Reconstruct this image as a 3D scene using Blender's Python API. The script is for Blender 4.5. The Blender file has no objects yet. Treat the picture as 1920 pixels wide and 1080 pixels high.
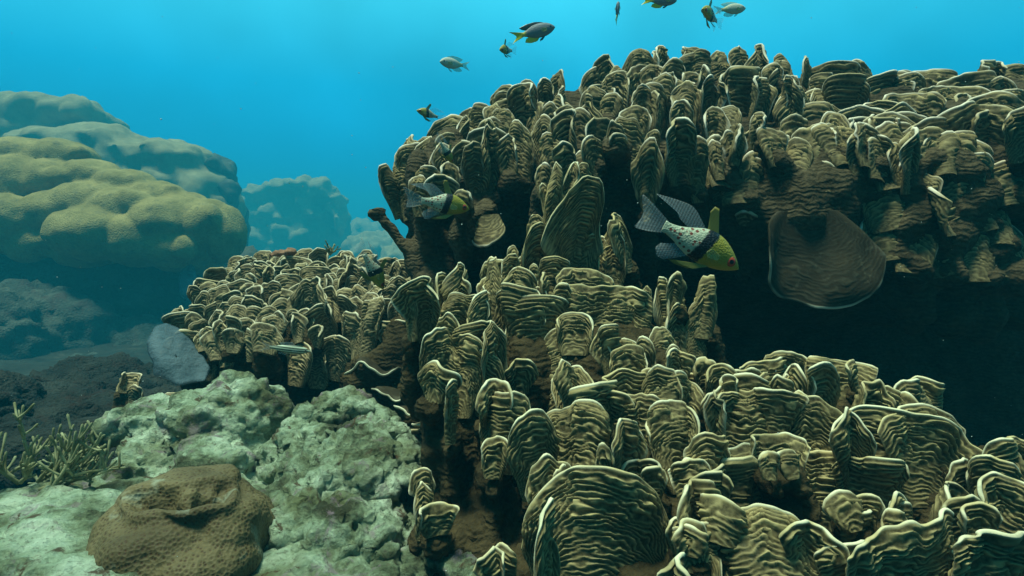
import bpy, bmesh, math, random
import numpy as np
from mathutils import Vector, Matrix, Euler

# ------------------------------------------------------------------ camera
S = bpy.context.scene
COL = S.collection
F = 1144.0                       # focal length in photo pixels (1920 wide)
CZ = 0.60                        # camera height over the sea bed datum
PITCH = math.radians(-4.0)
cp, sp_ = math.cos(PITCH), math.sin(PITCH)
cam_d = bpy.data.cameras.new("camera")
cam = bpy.data.objects.new("camera", cam_d)
COL.objects.link(cam)
cam.location = (0, 0, CZ)
cam.rotation_euler = (math.radians(90) + PITCH, 0, 0)
cam_d.sensor_width = 36.0
cam_d.angle = 2 * math.atan(960 / F)
cam_d.clip_start = 0.01
cam_d.clip_end = 500
S.camera = cam

# ------------------------------------------------------------------ world: light filtering down through the water
W = bpy.data.worlds.new("World")
S.world = W
W.use_nodes = True
wt = W.node_tree
wt.nodes.clear()
wo = wt.nodes.new("ShaderNodeOutputWorld")
wb = wt.nodes.new("ShaderNodeBackground")
tc = wt.nodes.new("ShaderNodeTexCoord")
sx = wt.nodes.new("ShaderNodeSeparateXYZ")
mr = wt.nodes.new("ShaderNodeMapRange")
mr.inputs[1].default_value = -1; mr.inputs[2].default_value = 1
rp = wt.nodes.new("ShaderNodeValToRGB")
wt.links.new(tc.outputs["Generated"], sx.inputs[0])
wt.links.new(sx.outputs["Z"], mr.inputs[0])
wt.links.new(mr.outputs[0], rp.inputs[0])
stops = [(0.0, (0.000, 0.008, 0.012)), (0.45, (0.000, 0.06, 0.12)), (0.50, (0.000, 0.185, 0.49)),
         (0.56, (0.000, 0.34, 0.74)), (0.62, (0.008, 0.52, 0.94)), (0.69, (0.07, 0.84, 1.14)), (0.76, (0.05, 0.66, 0.94)), (1.0, (0.22, 0.56, 0.52))]
el = rp.color_ramp.elements
while len(el) > 1: el.remove(el[-1])
el[0].position = stops[0][0]; el[0].color = stops[0][1] + (1,)
for p_, c_ in stops[1:]:
    e = el.new(p_); e.color = c_ + (1,)
# the water behind the camera is deep and dim
mb = wt.nodes.new("ShaderNodeMapRange")
mb.inputs[1].default_value = -0.35; mb.inputs[2].default_value = 0.35
mb.inputs[3].default_value = 0.20; mb.inputs[4].default_value = 1.0
wt.links.new(sx.outputs["Y"], mb.inputs[0])
up = wt.nodes.new("ShaderNodeMapRange")
up.inputs[1].default_value = 0.45; up.inputs[2].default_value = 0.95
wt.links.new(sx.outputs["Z"], up.inputs[0])
mx0 = wt.nodes.new("ShaderNodeMath"); mx0.operation = 'MAXIMUM'
wt.links.new(mb.outputs[0], mx0.inputs[0]); wt.links.new(up.outputs[0], mx0.inputs[1])
wt.links.new(rp.outputs[0], wb.inputs[0])
wn = wt.nodes.new("ShaderNodeTexNoise"); wn.inputs["Scale"].default_value = 3.2; wn.inputs["Detail"].default_value = 3
wm = wt.nodes.new("ShaderNodeMapRange"); wm.inputs[1].default_value = .3; wm.inputs[2].default_value = .7; wm.inputs[3].default_value = .80; wm.inputs[4].default_value = 1.22
wt.links.new(tc.outputs["Generated"], wn.inputs["Vector"]); wt.links.new(wn.outputs["Fac"], wm.inputs[0])
wx = wt.nodes.new("ShaderNodeMath"); wx.operation = 'MULTIPLY'
wt.links.new(mx0.outputs[0], wx.inputs[0]); wt.links.new(wm.outputs[0], wx.inputs[1])
wl = wt.nodes.new("ShaderNodeMapRange"); wl.inputs[1].default_value = -.75; wl.inputs[2].default_value = -.15; wl.inputs[3].default_value = .86; wl.inputs[4].default_value = 1.0
wt.links.new(sx.outputs["X"], wl.inputs[0])
wy = wt.nodes.new("ShaderNodeMath"); wy.operation = 'MULTIPLY'
wt.links.new(wx.outputs[0], wy.inputs[0]); wt.links.new(wl.outputs[0], wy.inputs[1])
wt.links.new(wy.outputs[0], wb.inputs[1])
wt.links.new(wb.outputs[0], wo.inputs[0])

# ------------------------------------------------------------------ sun through the water surface
sd = bpy.data.lights.new("sun", 'SUN')
sd.energy = 6.0
sd.angle = math.radians(14)
sd.color = (0.84, 1.0, 0.75)
sun = bpy.data.objects.new("sun", sd)
COL.objects.link(sun)
sun.rotation_euler = Vector((0.22, 0.07, -1.0)).to_track_quat('-Z', 'Y').to_euler()

S.view_settings.view_transform = 'Standard'
S.view_settings.look = 'None'
S.view_settings.exposure = 0.0
S.view_settings.gamma = 1.0
S.render.engine = 'CYCLES'
S.cycles.use_denoising = True
S.cycles.max_bounces = 5
S.cycles.diffuse_bounces = 3
S.cycles.volume_bounces = 0
S.cycles.transparent_max_bounces = 12

rng = np.random.default_rng(11)
random.seed(5)


def P(px, py, d):
    """a photo pixel at depth d (metres along the optical axis) -> a point of the place"""
    x = (px - 960) / F * d
    yv = (540 - py) / F * d
    return Vector((x, d * cp - yv * sp_, CZ + d * sp_ + yv * cp))


# ------------------------------------------------------------------ numpy noise
_perm = np.random.default_rng(3).permutation(256)
_perm = np.concatenate([_perm, _perm, _perm])
_grad = np.random.default_rng(4).normal(size=(256, 3))
_grad /= np.linalg.norm(_grad, axis=1)[:, None]


def noise3(p):
    p = np.asarray(p, float)
    i = np.floor(p).astype(int)
    f = p - i
    u = f * f * f * (f * (f * 6 - 15) + 10)
    i &= 255
    r = 0
    for dx in (0, 1):
        for dy in (0, 1):
            for dz in (0, 1):
                h = _perm[_perm[_perm[(i[..., 0] + dx) & 255] + ((i[..., 1] + dy) & 255)] + ((i[..., 2] + dz) & 255)]
                g = _grad[h]
                dot = g[..., 0] * (f[..., 0] - dx) + g[..., 1] * (f[..., 1] - dy) + g[..., 2] * (f[..., 2] - dz)
                wx = u[..., 0] if dx else 1 - u[..., 0]
                wy = u[..., 1] if dy else 1 - u[..., 1]
                wz = u[..., 2] if dz else 1 - u[..., 2]
                r = r + dot * wx * wy * wz
    return r * 1.5


def fbm(p, octv=4, gain=0.5):
    a, r = 1.0, 0
    p = np.asarray(p, float)
    for k in range(octv):
        r = r + a * noise3(p + 17.3 * k)
        p = p * 2.03
        a *= gain
    return r


# ------------------------------------------------------------------ object helpers
def link(o, parent=None):
    COL.objects.link(o)
    if parent is not None:
        o.parent = parent
    return o


def tag(o, label=None, cat=None, group=None, kind=None):
    if label: o["label"] = label
    if cat: o["category"] = cat
    if group: o["group"] = group
    if kind: o["kind"] = kind
    return o


def empty(name, loc, label, cat, group=None):
    o = bpy.data.objects.new(name, None)
    o.empty_display_size = 0.02
    o.location = loc
    link(o)
    return tag(o, label, cat, group)


def mesh_np(name, v, q, mat, attrs=None, smooth=True):
    me = bpy.data.meshes.new(name)
    v = np.asarray(v, np.float32)
    q = np.asarray(q, np.int32)
    k = q.shape[1]
    me.vertices.add(len(v)); me.vertices.foreach_set("co", v.ravel())
    me.loops.add(q.size); me.loops.foreach_set("vertex_index", q.ravel())
    me.polygons.add(len(q))
    me.polygons.foreach_set("loop_start", np.arange(0, q.size, k, dtype=np.int32))
    me.polygons.foreach_set("use_smooth", np.full(len(q), smooth))
    for an, av in (attrs or {}).items():
        at = me.attributes.new(an, 'FLOAT', 'POINT')
        at.data.foreach_set("value", np.asarray(av, np.float32).ravel())
    me.update(calc_edges=True)
    me.validate()
    if mat: me.materials.append(mat)
    return me


def obj(name, me, parent=None, loc=None, rot=None):
    o = bpy.data.objects.new(name, me)
    link(o, parent)
    if loc is not None: o.location = loc
    if rot is not None: o.rotation_euler = rot
    return o


def grid_quads(nr, nc, wrap=False):
    i = np.arange(nr - 1)[:, None] * nc
    j = np.arange(nc if wrap else nc - 1)[None, :]
    j2 = (j + 1) % nc
    return np.stack([i + j, i + j2, i + nc + j2, i + nc + j], -1).reshape(-1, 4)


# ------------------------------------------------------------------ materials
def mat_new(name, rough=0.8, spec=0.2):
    m = bpy.data.materials.new(name)
    m.use_nodes = True
    b = m.node_tree.nodes["Principled BSDF"]
    b.inputs["Roughness"].default_value = rough
    b.inputs["Specular IOR Level"].default_value = spec
    return m, m.node_tree, b


class NT:
    """tiny node builder"""
    def __init__(s, nt): s.nt = nt
    def n(s, t, **kw):
        x = s.nt.nodes.new(t)
        for k, v in kw.items(): setattr(x, k, v)
        return x
    def l(s, a, b): s.nt.links.new(a, b)
    def pos(s, kind="Object"):
        return s.n("ShaderNodeTexCoord").outputs[kind]
    def noise(s, co, scale, detail=4, rough=0.55, dist=0.0):
        x = s.n("ShaderNodeTexNoise")
        x.inputs["Scale"].default_value = scale; x.inputs["Detail"].default_value = detail
        x.inputs["Roughness"].default_value = rough; x.inputs["Distortion"].default_value = dist
        s.l(co, x.inputs["Vector"]); return x.outputs["Fac"]
    def voro(s, co, scale, feat='F1', rnd=1.0):
        x = s.n("ShaderNodeTexVoronoi", feature=feat)
        x.inputs["Scale"].default_value = scale; x.inputs["Randomness"].default_value = rnd
        s.l(co, x.inputs["Vector"]); return x.outputs["Distance"]
    def ramp(s, fac, stops, interp='LINEAR'):
        x = s.n("ShaderNodeValToRGB"); e = x.color_ramp.elements
        x.color_ramp.interpolation = interp
        while len(e) > 1: e.remove(e[-1])
        e[0].position = stops[0][0]; e[0].color = tuple(stops[0][1]) + (1,)
        for p, c in stops[1:]:
            q = e.new(p); q.color = tuple(c) + (1,)
        s.l(fac, x.inputs[0]); return x.outputs[0]
    def mix(s, fac, a, b, blend='MIX'):
        x = s.n("ShaderNodeMix", data_type='RGBA', blend_type=blend)
        for v, i in ((fac, 0), (a, 6), (b, 7)):
            if isinstance(v, (int, float)): x.inputs[i].default_value = v
            elif isinstance(v, tuple): x.inputs[i].default_value = v + (1,)
            else: s.l(v, x.inputs[i])
        return x.outputs[2]
    def math(s, op, a, b=None, c=None, clamp=False):
        x = s.n("ShaderNodeMath", operation=op); x.use_clamp = clamp
        for v, i in ((a, 0), (b, 1), (c, 2)):
            if v is None: continue
            if isinstance(v, (int, float)): x.inputs[i].default_value = v
            else: s.l(v, x.inputs[i])
        return x.outputs[0]
    def attr(s, name):
        x = s.n("ShaderNodeAttribute"); x.attribute_name = name; return x.outputs["Fac"]
    def bump(s, h, strength, dist, bsdf, chain=None):
        x = s.n("ShaderNodeBump"); x.inputs["Strength"].default_value = strength; x.inputs["Distance"].default_value = dist
        s.l(h, x.inputs["Height"])
        if chain is not None: s.l(chain, x.inputs["Normal"])
        s.l(x.outputs[0], bsdf.inputs["Normal"]); return x.outputs[0]
    def xyz(s, co):
        x = s.n("ShaderNodeSeparateXYZ"); s.l(co, x.inputs[0]); return x.outputs


def lettuce_mat(name, valley, crest, rim, vscale=1.0):
    m, nt, b = mat_new(name, 0.75, 0.18)
    N = NT(nt)
    co = N.n("ShaderNodeNewGeometry").outputs["Position"]
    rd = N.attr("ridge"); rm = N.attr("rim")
    big = N.noise(co, 9 * vscale, 3)
    fine = N.noise(co, 260, 3)
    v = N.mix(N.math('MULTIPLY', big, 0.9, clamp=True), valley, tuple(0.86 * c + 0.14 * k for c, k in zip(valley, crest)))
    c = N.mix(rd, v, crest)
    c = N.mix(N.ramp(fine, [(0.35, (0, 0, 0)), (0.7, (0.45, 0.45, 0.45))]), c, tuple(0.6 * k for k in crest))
    patch = N.ramp(N.noise(co, 22, 4, 0.6), [(0.52, (0, 0, 0)), (0.68, (1, 1, 1))])
    c = N.mix(N.math('MULTIPLY', patch, 0.5), c, (0.060, 0.042, 0.018))
    silt = N.ramp(N.noise(co, 55, 5, 0.65), [(0.60, (0, 0, 0)), (0.72, (1, 1, 1))])
    c = N.mix(N.math('MULTIPLY', silt, 0.35), c, (0.20, 0.19, 0.13))
    c = N.mix(rm, c, rim)
    N.l(c, b.inputs["Base Color"])
    N.bump(fine, 0.35, 0.0012, b)
    return m


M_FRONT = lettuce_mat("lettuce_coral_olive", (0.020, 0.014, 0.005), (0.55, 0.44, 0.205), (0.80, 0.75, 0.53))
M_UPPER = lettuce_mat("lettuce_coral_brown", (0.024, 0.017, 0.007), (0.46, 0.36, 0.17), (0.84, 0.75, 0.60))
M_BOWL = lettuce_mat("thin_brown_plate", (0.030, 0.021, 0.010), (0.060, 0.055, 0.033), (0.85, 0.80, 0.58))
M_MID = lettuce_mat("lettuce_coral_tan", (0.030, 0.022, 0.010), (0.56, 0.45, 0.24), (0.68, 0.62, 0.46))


def stalk_mat(name, dark, light):
    m, nt, b = mat_new(name, 0.85, 0.1)
    N = NT(nt)
    co = N.n("ShaderNodeNewGeometry").outputs["Position"]
    n1 = N.noise(co, 14, 5, 0.6); n2 = N.noise(co, 120, 4, 0.6)
    w = N.n("ShaderNodeTexWave"); w.bands_direction = 'Z'
    w.inputs["Scale"].default_value = 38; w.inputs["Distortion"].default_value = 9; w.inputs["Detail"].default_value = 2
    w.inputs["Detail Scale"].default_value = 1.2
    N.l(co, w.inputs["Vector"])
    c = N.ramp(n1, [(0.3, dark), (0.75, light)])
    c = N.mix(N.math('MULTIPLY', w.outputs["Fac"], 0.18), c, tuple(1.5 * k for k in light))
    c = N.mix(N.ramp(n2, [(0.4, (0, 0, 0)), (0.7, (0.6, 0.6, 0.6))]), c, tuple(0.5 * k for k in dark))
    N.l(c, b.inputs["Base Color"])
    h = N.math('ADD', N.math('MULTIPLY', w.outputs["Fac"], 0.25), N.math('ADD', n2, n1))
    N.bump(h, 0.8, 0.006, b)
    return m


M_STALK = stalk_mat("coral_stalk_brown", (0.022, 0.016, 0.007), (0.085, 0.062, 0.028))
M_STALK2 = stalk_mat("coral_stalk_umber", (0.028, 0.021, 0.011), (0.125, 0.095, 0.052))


# ------------------------------------------------------------------ ridged coral plates
def plate_mesh(name, w, h, sp, r, mat, roll=0.0, curl=0.0, base=0.45, arc=1.45, cap=0.55, lobe=0.08, ruff=0.05,
               th=None, twist=0.0, amp=0.62, rimw=1.0, detail=1.0, skew=0.0, nr_per=5.6, flare=None, capow=0.75, fold=0.0, nfold=1.0, rimall=False):
    """a plate that grows up from a narrow foot: rows of ridges run parallel to its rounded margin.
    local x across, z up, the face towards the viewer at -y"""
    th = th or sp * 0.75
    nf = int(np.clip(h / sp * nr_per * detail, 14, 170))
    nb = int(np.clip(h / sp * 3.2 * detail, 8, 70))
    ns = int(np.clip(w / sp * 4.2 * detail, 16, 96))
    o = r.uniform(0, 200, 3)
    # plan of the plate: a meandering line, its heading swinging from side to side
    uu = np.linspace(-.75, .75, 241)
    hd = roll * uu + fold * np.sin(2 * math.pi * nfold * uu + r.uniform(0, 6.28)) + .35 * fold * np.sin(4.7 * math.pi * nfold * uu + r.uniform(0, 6.28))
    hd -= np.mean(hd[40:201])
    cx_ = np.concatenate([[0], np.cumsum(.5 * (np.cos(hd[1:]) + np.cos(hd[:-1])) * np.diff(uu))]); cx_ -= cx_[120]
    cy_ = np.concatenate([[0], np.cumsum(.5 * (np.sin(hd[1:]) + np.sin(hd[:-1])) * np.diff(uu))]); cy_ -= cy_[120]
    chord = max(.35, cx_[200] - cx_[40])
    w0, w = w, w / chord                                  # arc length that spans the wanted width
    s = np.linspace(-1, 1, ns)
    s = np.sign(s) * (1 - (1 - np.abs(s)) ** 1.25)          # denser at the sides
    phi = s * arc
    n1 = fbm(np.stack([s * (0.9 + w / sp * .028) + o[0], np.full(ns, o[1]), np.zeros(ns)], -1), 3)
    n2 = noise3(np.stack([s * (2.0 + w / sp * .12) + o[1], np.full(ns, o[2]), np.zeros(ns)], -1))
    lob = 1 + lobe * (1.3 * n1 + 0.45 * n2)
    Mx = w / 2 * np.sin(phi) / (math.sin(arc) if arc < math.pi / 2 else 1.0) * (0.5 + 0.5 * lob)
    Mz = h * (1 - cap + cap * np.clip(np.cos(phi), 0, 1) ** capow) * lob * (1 + skew * s)
    flare = r.uniform(-.16, .10) if flare is None else flare
    tip = r.uniform(.03, .11)
    Bx = w / 2 * base * s
    Lloc = np.hypot(Mx - Bx, Mz)

    def mid(t):
        t = t[:, None]
        x = Bx + (Mx - Bx) * (t ** 0.85)
        z = Mz * t
        T = np.broadcast_to(t, x.shape)
        q = np.stack([np.broadcast_to(s * 1.6 + o[0], x.shape), T * 1.4 + o[1], np.full(x.shape, o[2])], -1)
        y = ruff * h * 1.6 * fbm(q, 2) * T ** 1.2
        y = y + 0.25 * ruff * h * noise3(q * 3.1) * T ** 2
        y = y - curl * h * T ** 2.2 + tip * h * T ** 7
        y = y + flare * w * (np.abs(s) ** 3)[None, :] * T
        if abs(twist) > 1e-4:
            a = twist * T
            x, y = x * np.cos(a) - y * np.sin(a), x * np.sin(a) + y * np.cos(a)
        q = np.clip(x / w, -.74, .74)
        th_ = np.interp(q, uu, hd)
        x, y = np.interp(q, uu, cx_) * w - y * np.sin(th_), np.interp(q, uu, cy_) * w + y * np.cos(th_)
        return np.stack([x, y, z], -1)

    def frame(t):
        p = mid(t)
        ds = np.gradient(p, axis=1)
        dt = np.gradient(p, axis=0) * (1 if t[-1] > t[0] else -1)
        n = np.cross(ds, dt)
        n /= np.linalg.norm(n, axis=-1, keepdims=True) + 1e-12
        dt /= np.linalg.norm(dt, axis=-1, keepdims=True) + 1e-12
        return p, n, dt                                     # n points to -y (front)

    edge = np.sqrt(np.clip(1 - np.abs(s) ** 6, 0, 1))
    forks = [(r.uniform(-0.4, 0.4) * w, r.uniform(0.15, 0.8) * h, r.choice([-1, 1])) for _ in range(int(3 + w / sp / 4))]
    asp = r.uniform(0, 50)

    def ridges(p, t, back=False):
        T = t[:, None]
        ph = (1 - T) * Lloc[None, :] / sp
        x0 = Bx + (Mx - Bx) * T ** 0.85
        z0 = Mz * T
        q = np.stack([x0 / sp * 0.20 + asp, z0 / sp * 0.30 + (7.7 if back else 0), np.full(x0.shape, o[0])], -1)
        wob = 1.45 * fbm(q, 3, 0.55)
        for fx, fz, sg in forks:
            wob = wob + sg * np.arctan2(z0 - fz, (x0 - fx) * 0.7) / (2 * math.pi)
        damp = np.clip((1 - T) * Lloc[None, :] / (1.6 * sp), 0, 1)
        ph = ph + wob * damp
        c = 0.5 + 0.5 * np.cos(2 * math.pi * ph)
        # crests break up and vary in height
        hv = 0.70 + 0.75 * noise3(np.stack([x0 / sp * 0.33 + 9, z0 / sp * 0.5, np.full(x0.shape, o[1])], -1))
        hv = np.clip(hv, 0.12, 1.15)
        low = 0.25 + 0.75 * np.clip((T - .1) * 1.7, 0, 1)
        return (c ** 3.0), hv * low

    tf = np.linspace(0.0, 1.0, nf)
    p, n, dt = frame(tf)
    c, hv = ridges(p, tf)
    e2 = (edge ** 0.7)[None, :]
    taper = (1.0 - 0.45 * tf)[:, None]
    thick = th * 0.5 * edge[None, :] * taper * (1 + 0.8 * (1 - tf[:, None]))
    dist = np.minimum((1 - tf)[:, None] * Lloc[None, :], (1 - np.abs(s))[None, :] * w * 0.5 + 1e-9)
    a = amp * sp * c * hv * e2 * np.clip(dist / (0.8 * sp), 0.25, 1)
    pf = p + n * (thick + a)[..., None] + dt * (a * 0.55)[..., None]
    rimf = np.clip(1 - dist / (0.30 * sp * rimw), 0, 1) ** 0.8
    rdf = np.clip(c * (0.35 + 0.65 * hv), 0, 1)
    # rounded margin
    al = np.linspace(0, math.pi, 6)[1:-1]
    p1, n1_, d1 = p[-1], n[-1], dt[-1]
    rr = thick[-1][:, None]
    prim = np.stack([p1 + n1_ * rr * math.cos(x) + d1 * rr * math.sin(x) * 1.1 for x in al])
    tb = np.linspace(1.0, 0.0, nb)
    pb, n_b, d_b = frame(tb)
    cb, hb = ridges(pb, tb, True)
    tkb = th * 0.5 * edge[None, :] * (1.0 - 0.45 * tb)[:, None] * (1 + 0.8 * (1 - tb[:, None]))
    distb = np.minimum((1 - tb)[:, None] * Lloc[None, :], (1 - np.abs(s))[None, :] * w * 0.5 + 1e-9)
    ab = 0.8 * amp * sp * cb * hb * e2 * np.clip(distb / (0.8 * sp), 0.25, 1)
    pbk = pb - n_b * (tkb + ab)[..., None] + d_b * (ab * 0.5)[..., None]
    V = np.concatenate([pf, prim, pbk], 0)
    rim = np.concatenate([rimf, np.full(prim.shape[:2], .85), np.clip(1 - distb / (0.35 * sp * rimw), 0, 1)], 0)
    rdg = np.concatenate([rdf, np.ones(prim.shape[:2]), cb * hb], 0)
    tt_ = np.concatenate([tf, np.ones(len(al)), tb])[:, None]
    if not rimall: rim = rim * np.clip((np.broadcast_to(tt_ * Mz[None, :], rim.shape) / h - .30) / .3, 0.0, 1)
    rim = rim * np.clip(0.52 + 1.1 * n1 + .8 * n2, 0.10, 1.0)[None, :]
    q = grid_quads(V.shape[0], ns)
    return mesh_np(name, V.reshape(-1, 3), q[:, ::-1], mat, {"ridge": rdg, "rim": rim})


def add_plate(root, spec, d, sp, mat, r, defaults):
    cx, top, w, h = spec[:4]
    o = dict(defaults)
    if len(spec) > 4: o.update(spec[4])
    d = o.pop('d', d) + o.pop('dd', 0.0)
    ext = o.pop('ext', 1.7)
    tilt = o.pop('tilt', r.uniform(-20, 4))
    yaw = o.pop('yaw', r.uniform(-26, 26))
    lean = o.pop('lean', r.uniform(-10, 10))
    spm = o.pop('spm', 1.0)
    name = o.pop('name', "coral_plate")
    mat = o.pop('mat', mat)
    if 'roll' not in o: o['roll'] = r.choice([-1, 1, 1]) * r.uniform(0.4, 1.7)
    if 'curl' not in o: o['curl'] = r.uniform(0.0, 0.28)
    if 'ruff' not in o: o['ruff'] = r.uniform(.04, .09) if w < 70 else r.uniform(.05, .11)
    if 'fold' not in o:
        o['fold'] = r.choice([r.uniform(.2, .5), r.uniform(.5, .9)]) if w > 40 else r.uniform(.1, .5)
        if w > 150: o['fold'] = r.uniform(.15, .35)
        o['nfold'] = r.uniform(.6, 1.1) if w < 90 else r.uniform(.9, 1.7)
    if 'capow' not in o: o['capow'] = r.uniform(.65, 1.0)
    if 'twist' not in o: o['twist'] = r.uniform(-.35, .35) * (1 if w < 90 else 0)
    if mat is M_UPPER:
        o.setdefault('fold', r.uniform(.08, .42)); o.setdefault('lobe', r.uniform(.03, .08)); o.setdefault('capow', r.uniform(.5, .72)); o.setdefault('nfold', r.uniform(.6, 1.2))
    if 'lobe' not in o: o['lobe'] = r.choice([r.uniform(0.04, 0.09), r.uniform(.06, .14)]) if w < 100 else r.uniform(.03, .07)
    if 'cap' not in o: o['cap'] = r.uniform(0.42, 0.62) if w < h * 1.4 else r.uniform(0.32, 0.5)
    if 'base' not in o: o['base'] = r.uniform(0.35, 0.65)
    if 'arc' not in o: o['arc'] = r.uniform(1.25, 1.6)
    k = d / F
    wm, hm = w * k * 1.04, h * ext * k / max(0.5, math.cos(math.radians(tilt)))
    ln = math.radians(lean)
    bx = cx - math.sin(ln) * h * ext
    by = top + math.cos(ln) * h * ext
    me = plate_mesh(name, wm, hm, sp * spm, r, mat, **o)
    loc = P(bx, by, d)
    ob = obj(name, me, root, loc - root.location, (math.radians(tilt), ln, math.radians(yaw)))
    return ob, (bx, by, d, w)


def join_into(objs, name, parent, mat, kind=None):
    """one mesh from many (a part past the hundredth of its kind)"""
    vs, qs, ra, ri, off = [], [], [], [], 0
    for o in objs:
        me = o.data; nv = len(me.vertices)
        v = np.empty(nv * 3, np.float32); me.vertices.foreach_get("co", v); v = v.reshape(-1, 3)
        M = np.array(Matrix.LocRotScale(o.location, o.rotation_euler, None))
        vs.append(v @ M[:3, :3].T + M[:3, 3])
        q = np.empty(len(me.loops), np.int32); me.loops.foreach_get("vertex_index", q); qs.append(q.reshape(-1, 4) + off)
        for nm, dst in (("ridge", ra), ("rim", ri)):
            a = np.empty(nv, np.float32); me.attributes[nm].data.foreach_get("value", a); dst.append(a)
        off += nv
        bpy.data.objects.remove(o); bpy.data.meshes.remove(me)
    me = mesh_np(name, np.concatenate(vs), np.concatenate(qs), mat, {"ridge": np.concatenate(ra), "rim": np.concatenate(ri)})
    o = obj(name, me, parent)
    if kind: o["kind"] = kind
    return o


# ------------------------------------------------------------------ lumpy bodies (voxel union of ellipsoids)
def E(px, py, d, rw, rh, rd=None, rot=0.0):
    """ellipsoid: centre at a pixel and depth, half sizes in photo pixels across and up, half depth in metres"""
    k = d / F
    return (P(px, py, d), (rw * k, (rd if rd is not None else 0.5 * (rw + rh) * k), rh * k), rot)


def blob_data(ells, voxel, smooth=3, disp=(), rough_ridge=None):
    bm = bmesh.new()
    for c, rad, rot in ells:
        M = Matrix.Translation(c) @ Matrix.Rotation(math.radians(rot), 4, 'Y') @ Matrix.Diagonal((*rad, 1))
        bmesh.ops.create_icosphere(bm, subdivisions=4, radius=1.0, matrix=M)
    me = bpy.data.meshes.new("tmp"); bm.to_mesh(me); bm.free()
    o = bpy.data.objects.new("tmp", me); COL.objects.link(o)
    md = o.modifiers.new("r", 'REMESH'); md.mode = 'VOXEL'; md.voxel_size = voxel
    if smooth:
        sm = o.modifiers.new("s", 'SMOOTH'); sm.iterations = smooth; sm.factor = 0.5
    dg = bpy.context.evaluated_depsgraph_get()
    ev = o.evaluated_get(dg)
    m2 = bpy.data.meshes.new_from_object(ev)
    bpy.data.objects.remove(o); bpy.data.meshes.remove(me)
    nv = len(m2.vertices)
    v = np.empty(nv * 3, np.float32); m2.vertices.foreach_get("co", v); v = v.reshape(-1, 3).astype(float)
    for scale, amp, kind in disp:
        m2.vertices.foreach_set("co", v.astype(np.float32).ravel()); m2.update()
        nn = np.empty(nv * 3, np.float32); m2.vertex_normals.foreach_get("vector", nn); nn = nn.reshape(-1, 3)
        q = v * scale
        if kind == 'fbm': x = fbm(q, 4)
        elif kind == 'ridge': x = 1 - 2 * np.abs(fbm(q, 3))
        elif kind == 'pit': x = -np.clip(noise3(q) - 0.25, 0, 1) * 3
        elif kind == 'lump': x = np.abs(noise3(q)) * 2 - 0.6
        v = v + nn * (x * amp)[:, None]
    m2.vertices.foreach_set("co", v.astype(np.float32).ravel()); m2.update()
    return m2


def blob(name, ells, voxel, mat, smooth=3, disp=(), parent=None, groove=None):
    me = blob_data(ells, voxel, smooth, disp)
    if groove:                                             # a furrow sunk along a line on the surface
        nv = len(me.vertices)
        v = np.empty(nv * 3, np.float32); me.vertices.foreach_get("co", v); v = v.reshape(-1, 3).astype(float)
        nn = np.empty(nv * 3, np.float32); me.vertex_normals.foreach_get("vector", nn); nn = nn.reshape(-1, 3)
        for line, wd, dep in groove:
            f_ = v[:, 1] * cp + (v[:, 2] - CZ) * sp_               # where each vertex sits against the line, seen head on
            px = np.stack([960 + v[:, 0] / f_ * F, 540 - ((v[:, 2] - CZ) * cp - v[:, 1] * sp_) / f_ * F], -1)
            L = np.array(line, float); best = np.full(nv, 999.0)
            for a_, b_ in zip(L[:-1], L[1:]):
                ab = b_ - a_; t = np.clip(((px - a_) @ ab) / (ab @ ab), 0, 1)
                best = np.minimum(best, np.hypot(*(px - (a_ + t[:, None] * ab)).T))
            x = best / wd
            v = v + nn * (dep * (-np.exp(-x * x * 1.6) + .35 * np.exp(-(x - 1.7) ** 2 * 2)))[:, None]
        me.vertices.foreach_set("co", v.astype(np.float32).ravel())
    me.name = name
    if parent is not None:
        me.transform(Matrix.Translation(-parent.location))
    else:
        c = sum((e[0] for e in ells), Vector()) / len(ells)
        me.transform(Matrix.Translation(-c))
    me.polygons.foreach_set("use_smooth", np.full(len(me.polygons), True))
    me.materials.append(mat)
    o = obj(name, me, parent)
    if parent is None: o.location = c
    return o


# ------------------------------------------------------------------ sea bed
m, nt, b = mat_new("reef_floor", 0.9, 0.1)
N = NT(nt); co = N.pos("Object")
c = N.ramp(N.noise(co, 5, 6, 0.65), [(0.3, (0.010, 0.012, 0.010)), (0.6, (0.03, 0.034, 0.026)), (0.8, (0.08, 0.08, 0.065))])
N.l(c, b.inputs["Base Color"]); N.bump(N.noise(co, 30, 5), 0.8, 0.02, b)
M_BED = m
gx = np.linspace(-1, 1, 260)
gx = np.sign(gx) * np.abs(gx) ** 2.1 * 33
gy = np.linspace(0, 1, 220) ** 2.0 * 56 - 2.5
X, Y = np.meshgrid(gx, gy)
Z = 0.10 * fbm(np.stack([X * 0.7, Y * 0.7, X * 0 + 3], -1), 5) + 0.02 * noise3(np.stack([X * 9, Y * 9, X * 0], -1))
Z = Z - 0.06 - 0.05 * np.clip(Y - 1, 0, 20)
bed = obj("seabed", mesh_np("seabed", np.stack([X, Y, Z], -1).reshape(-1, 3), grid_quads(220, 260), M_BED))
tag(bed, "dark rubbly reef floor between the corals", "sea bed", kind="structure")

# ------------------------------------------------------------------ FRONT LETTUCE CORAL (right foreground)
front = empty("lettuce_coral", P(1400, 1200, 0.62), "large olive lettuce coral with broad ridged plates filling the right foreground", "coral",
              "lettuce corals with ridged plates")


def d_front(px, py):
    t = np.clip((py - 480) / 600.0, 0, 1)
    return 0.80 - 0.40 * t ** 0.9 + 0.05 * np.clip((px - 1300) / 600, 0, 1) * (1 - t)


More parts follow.
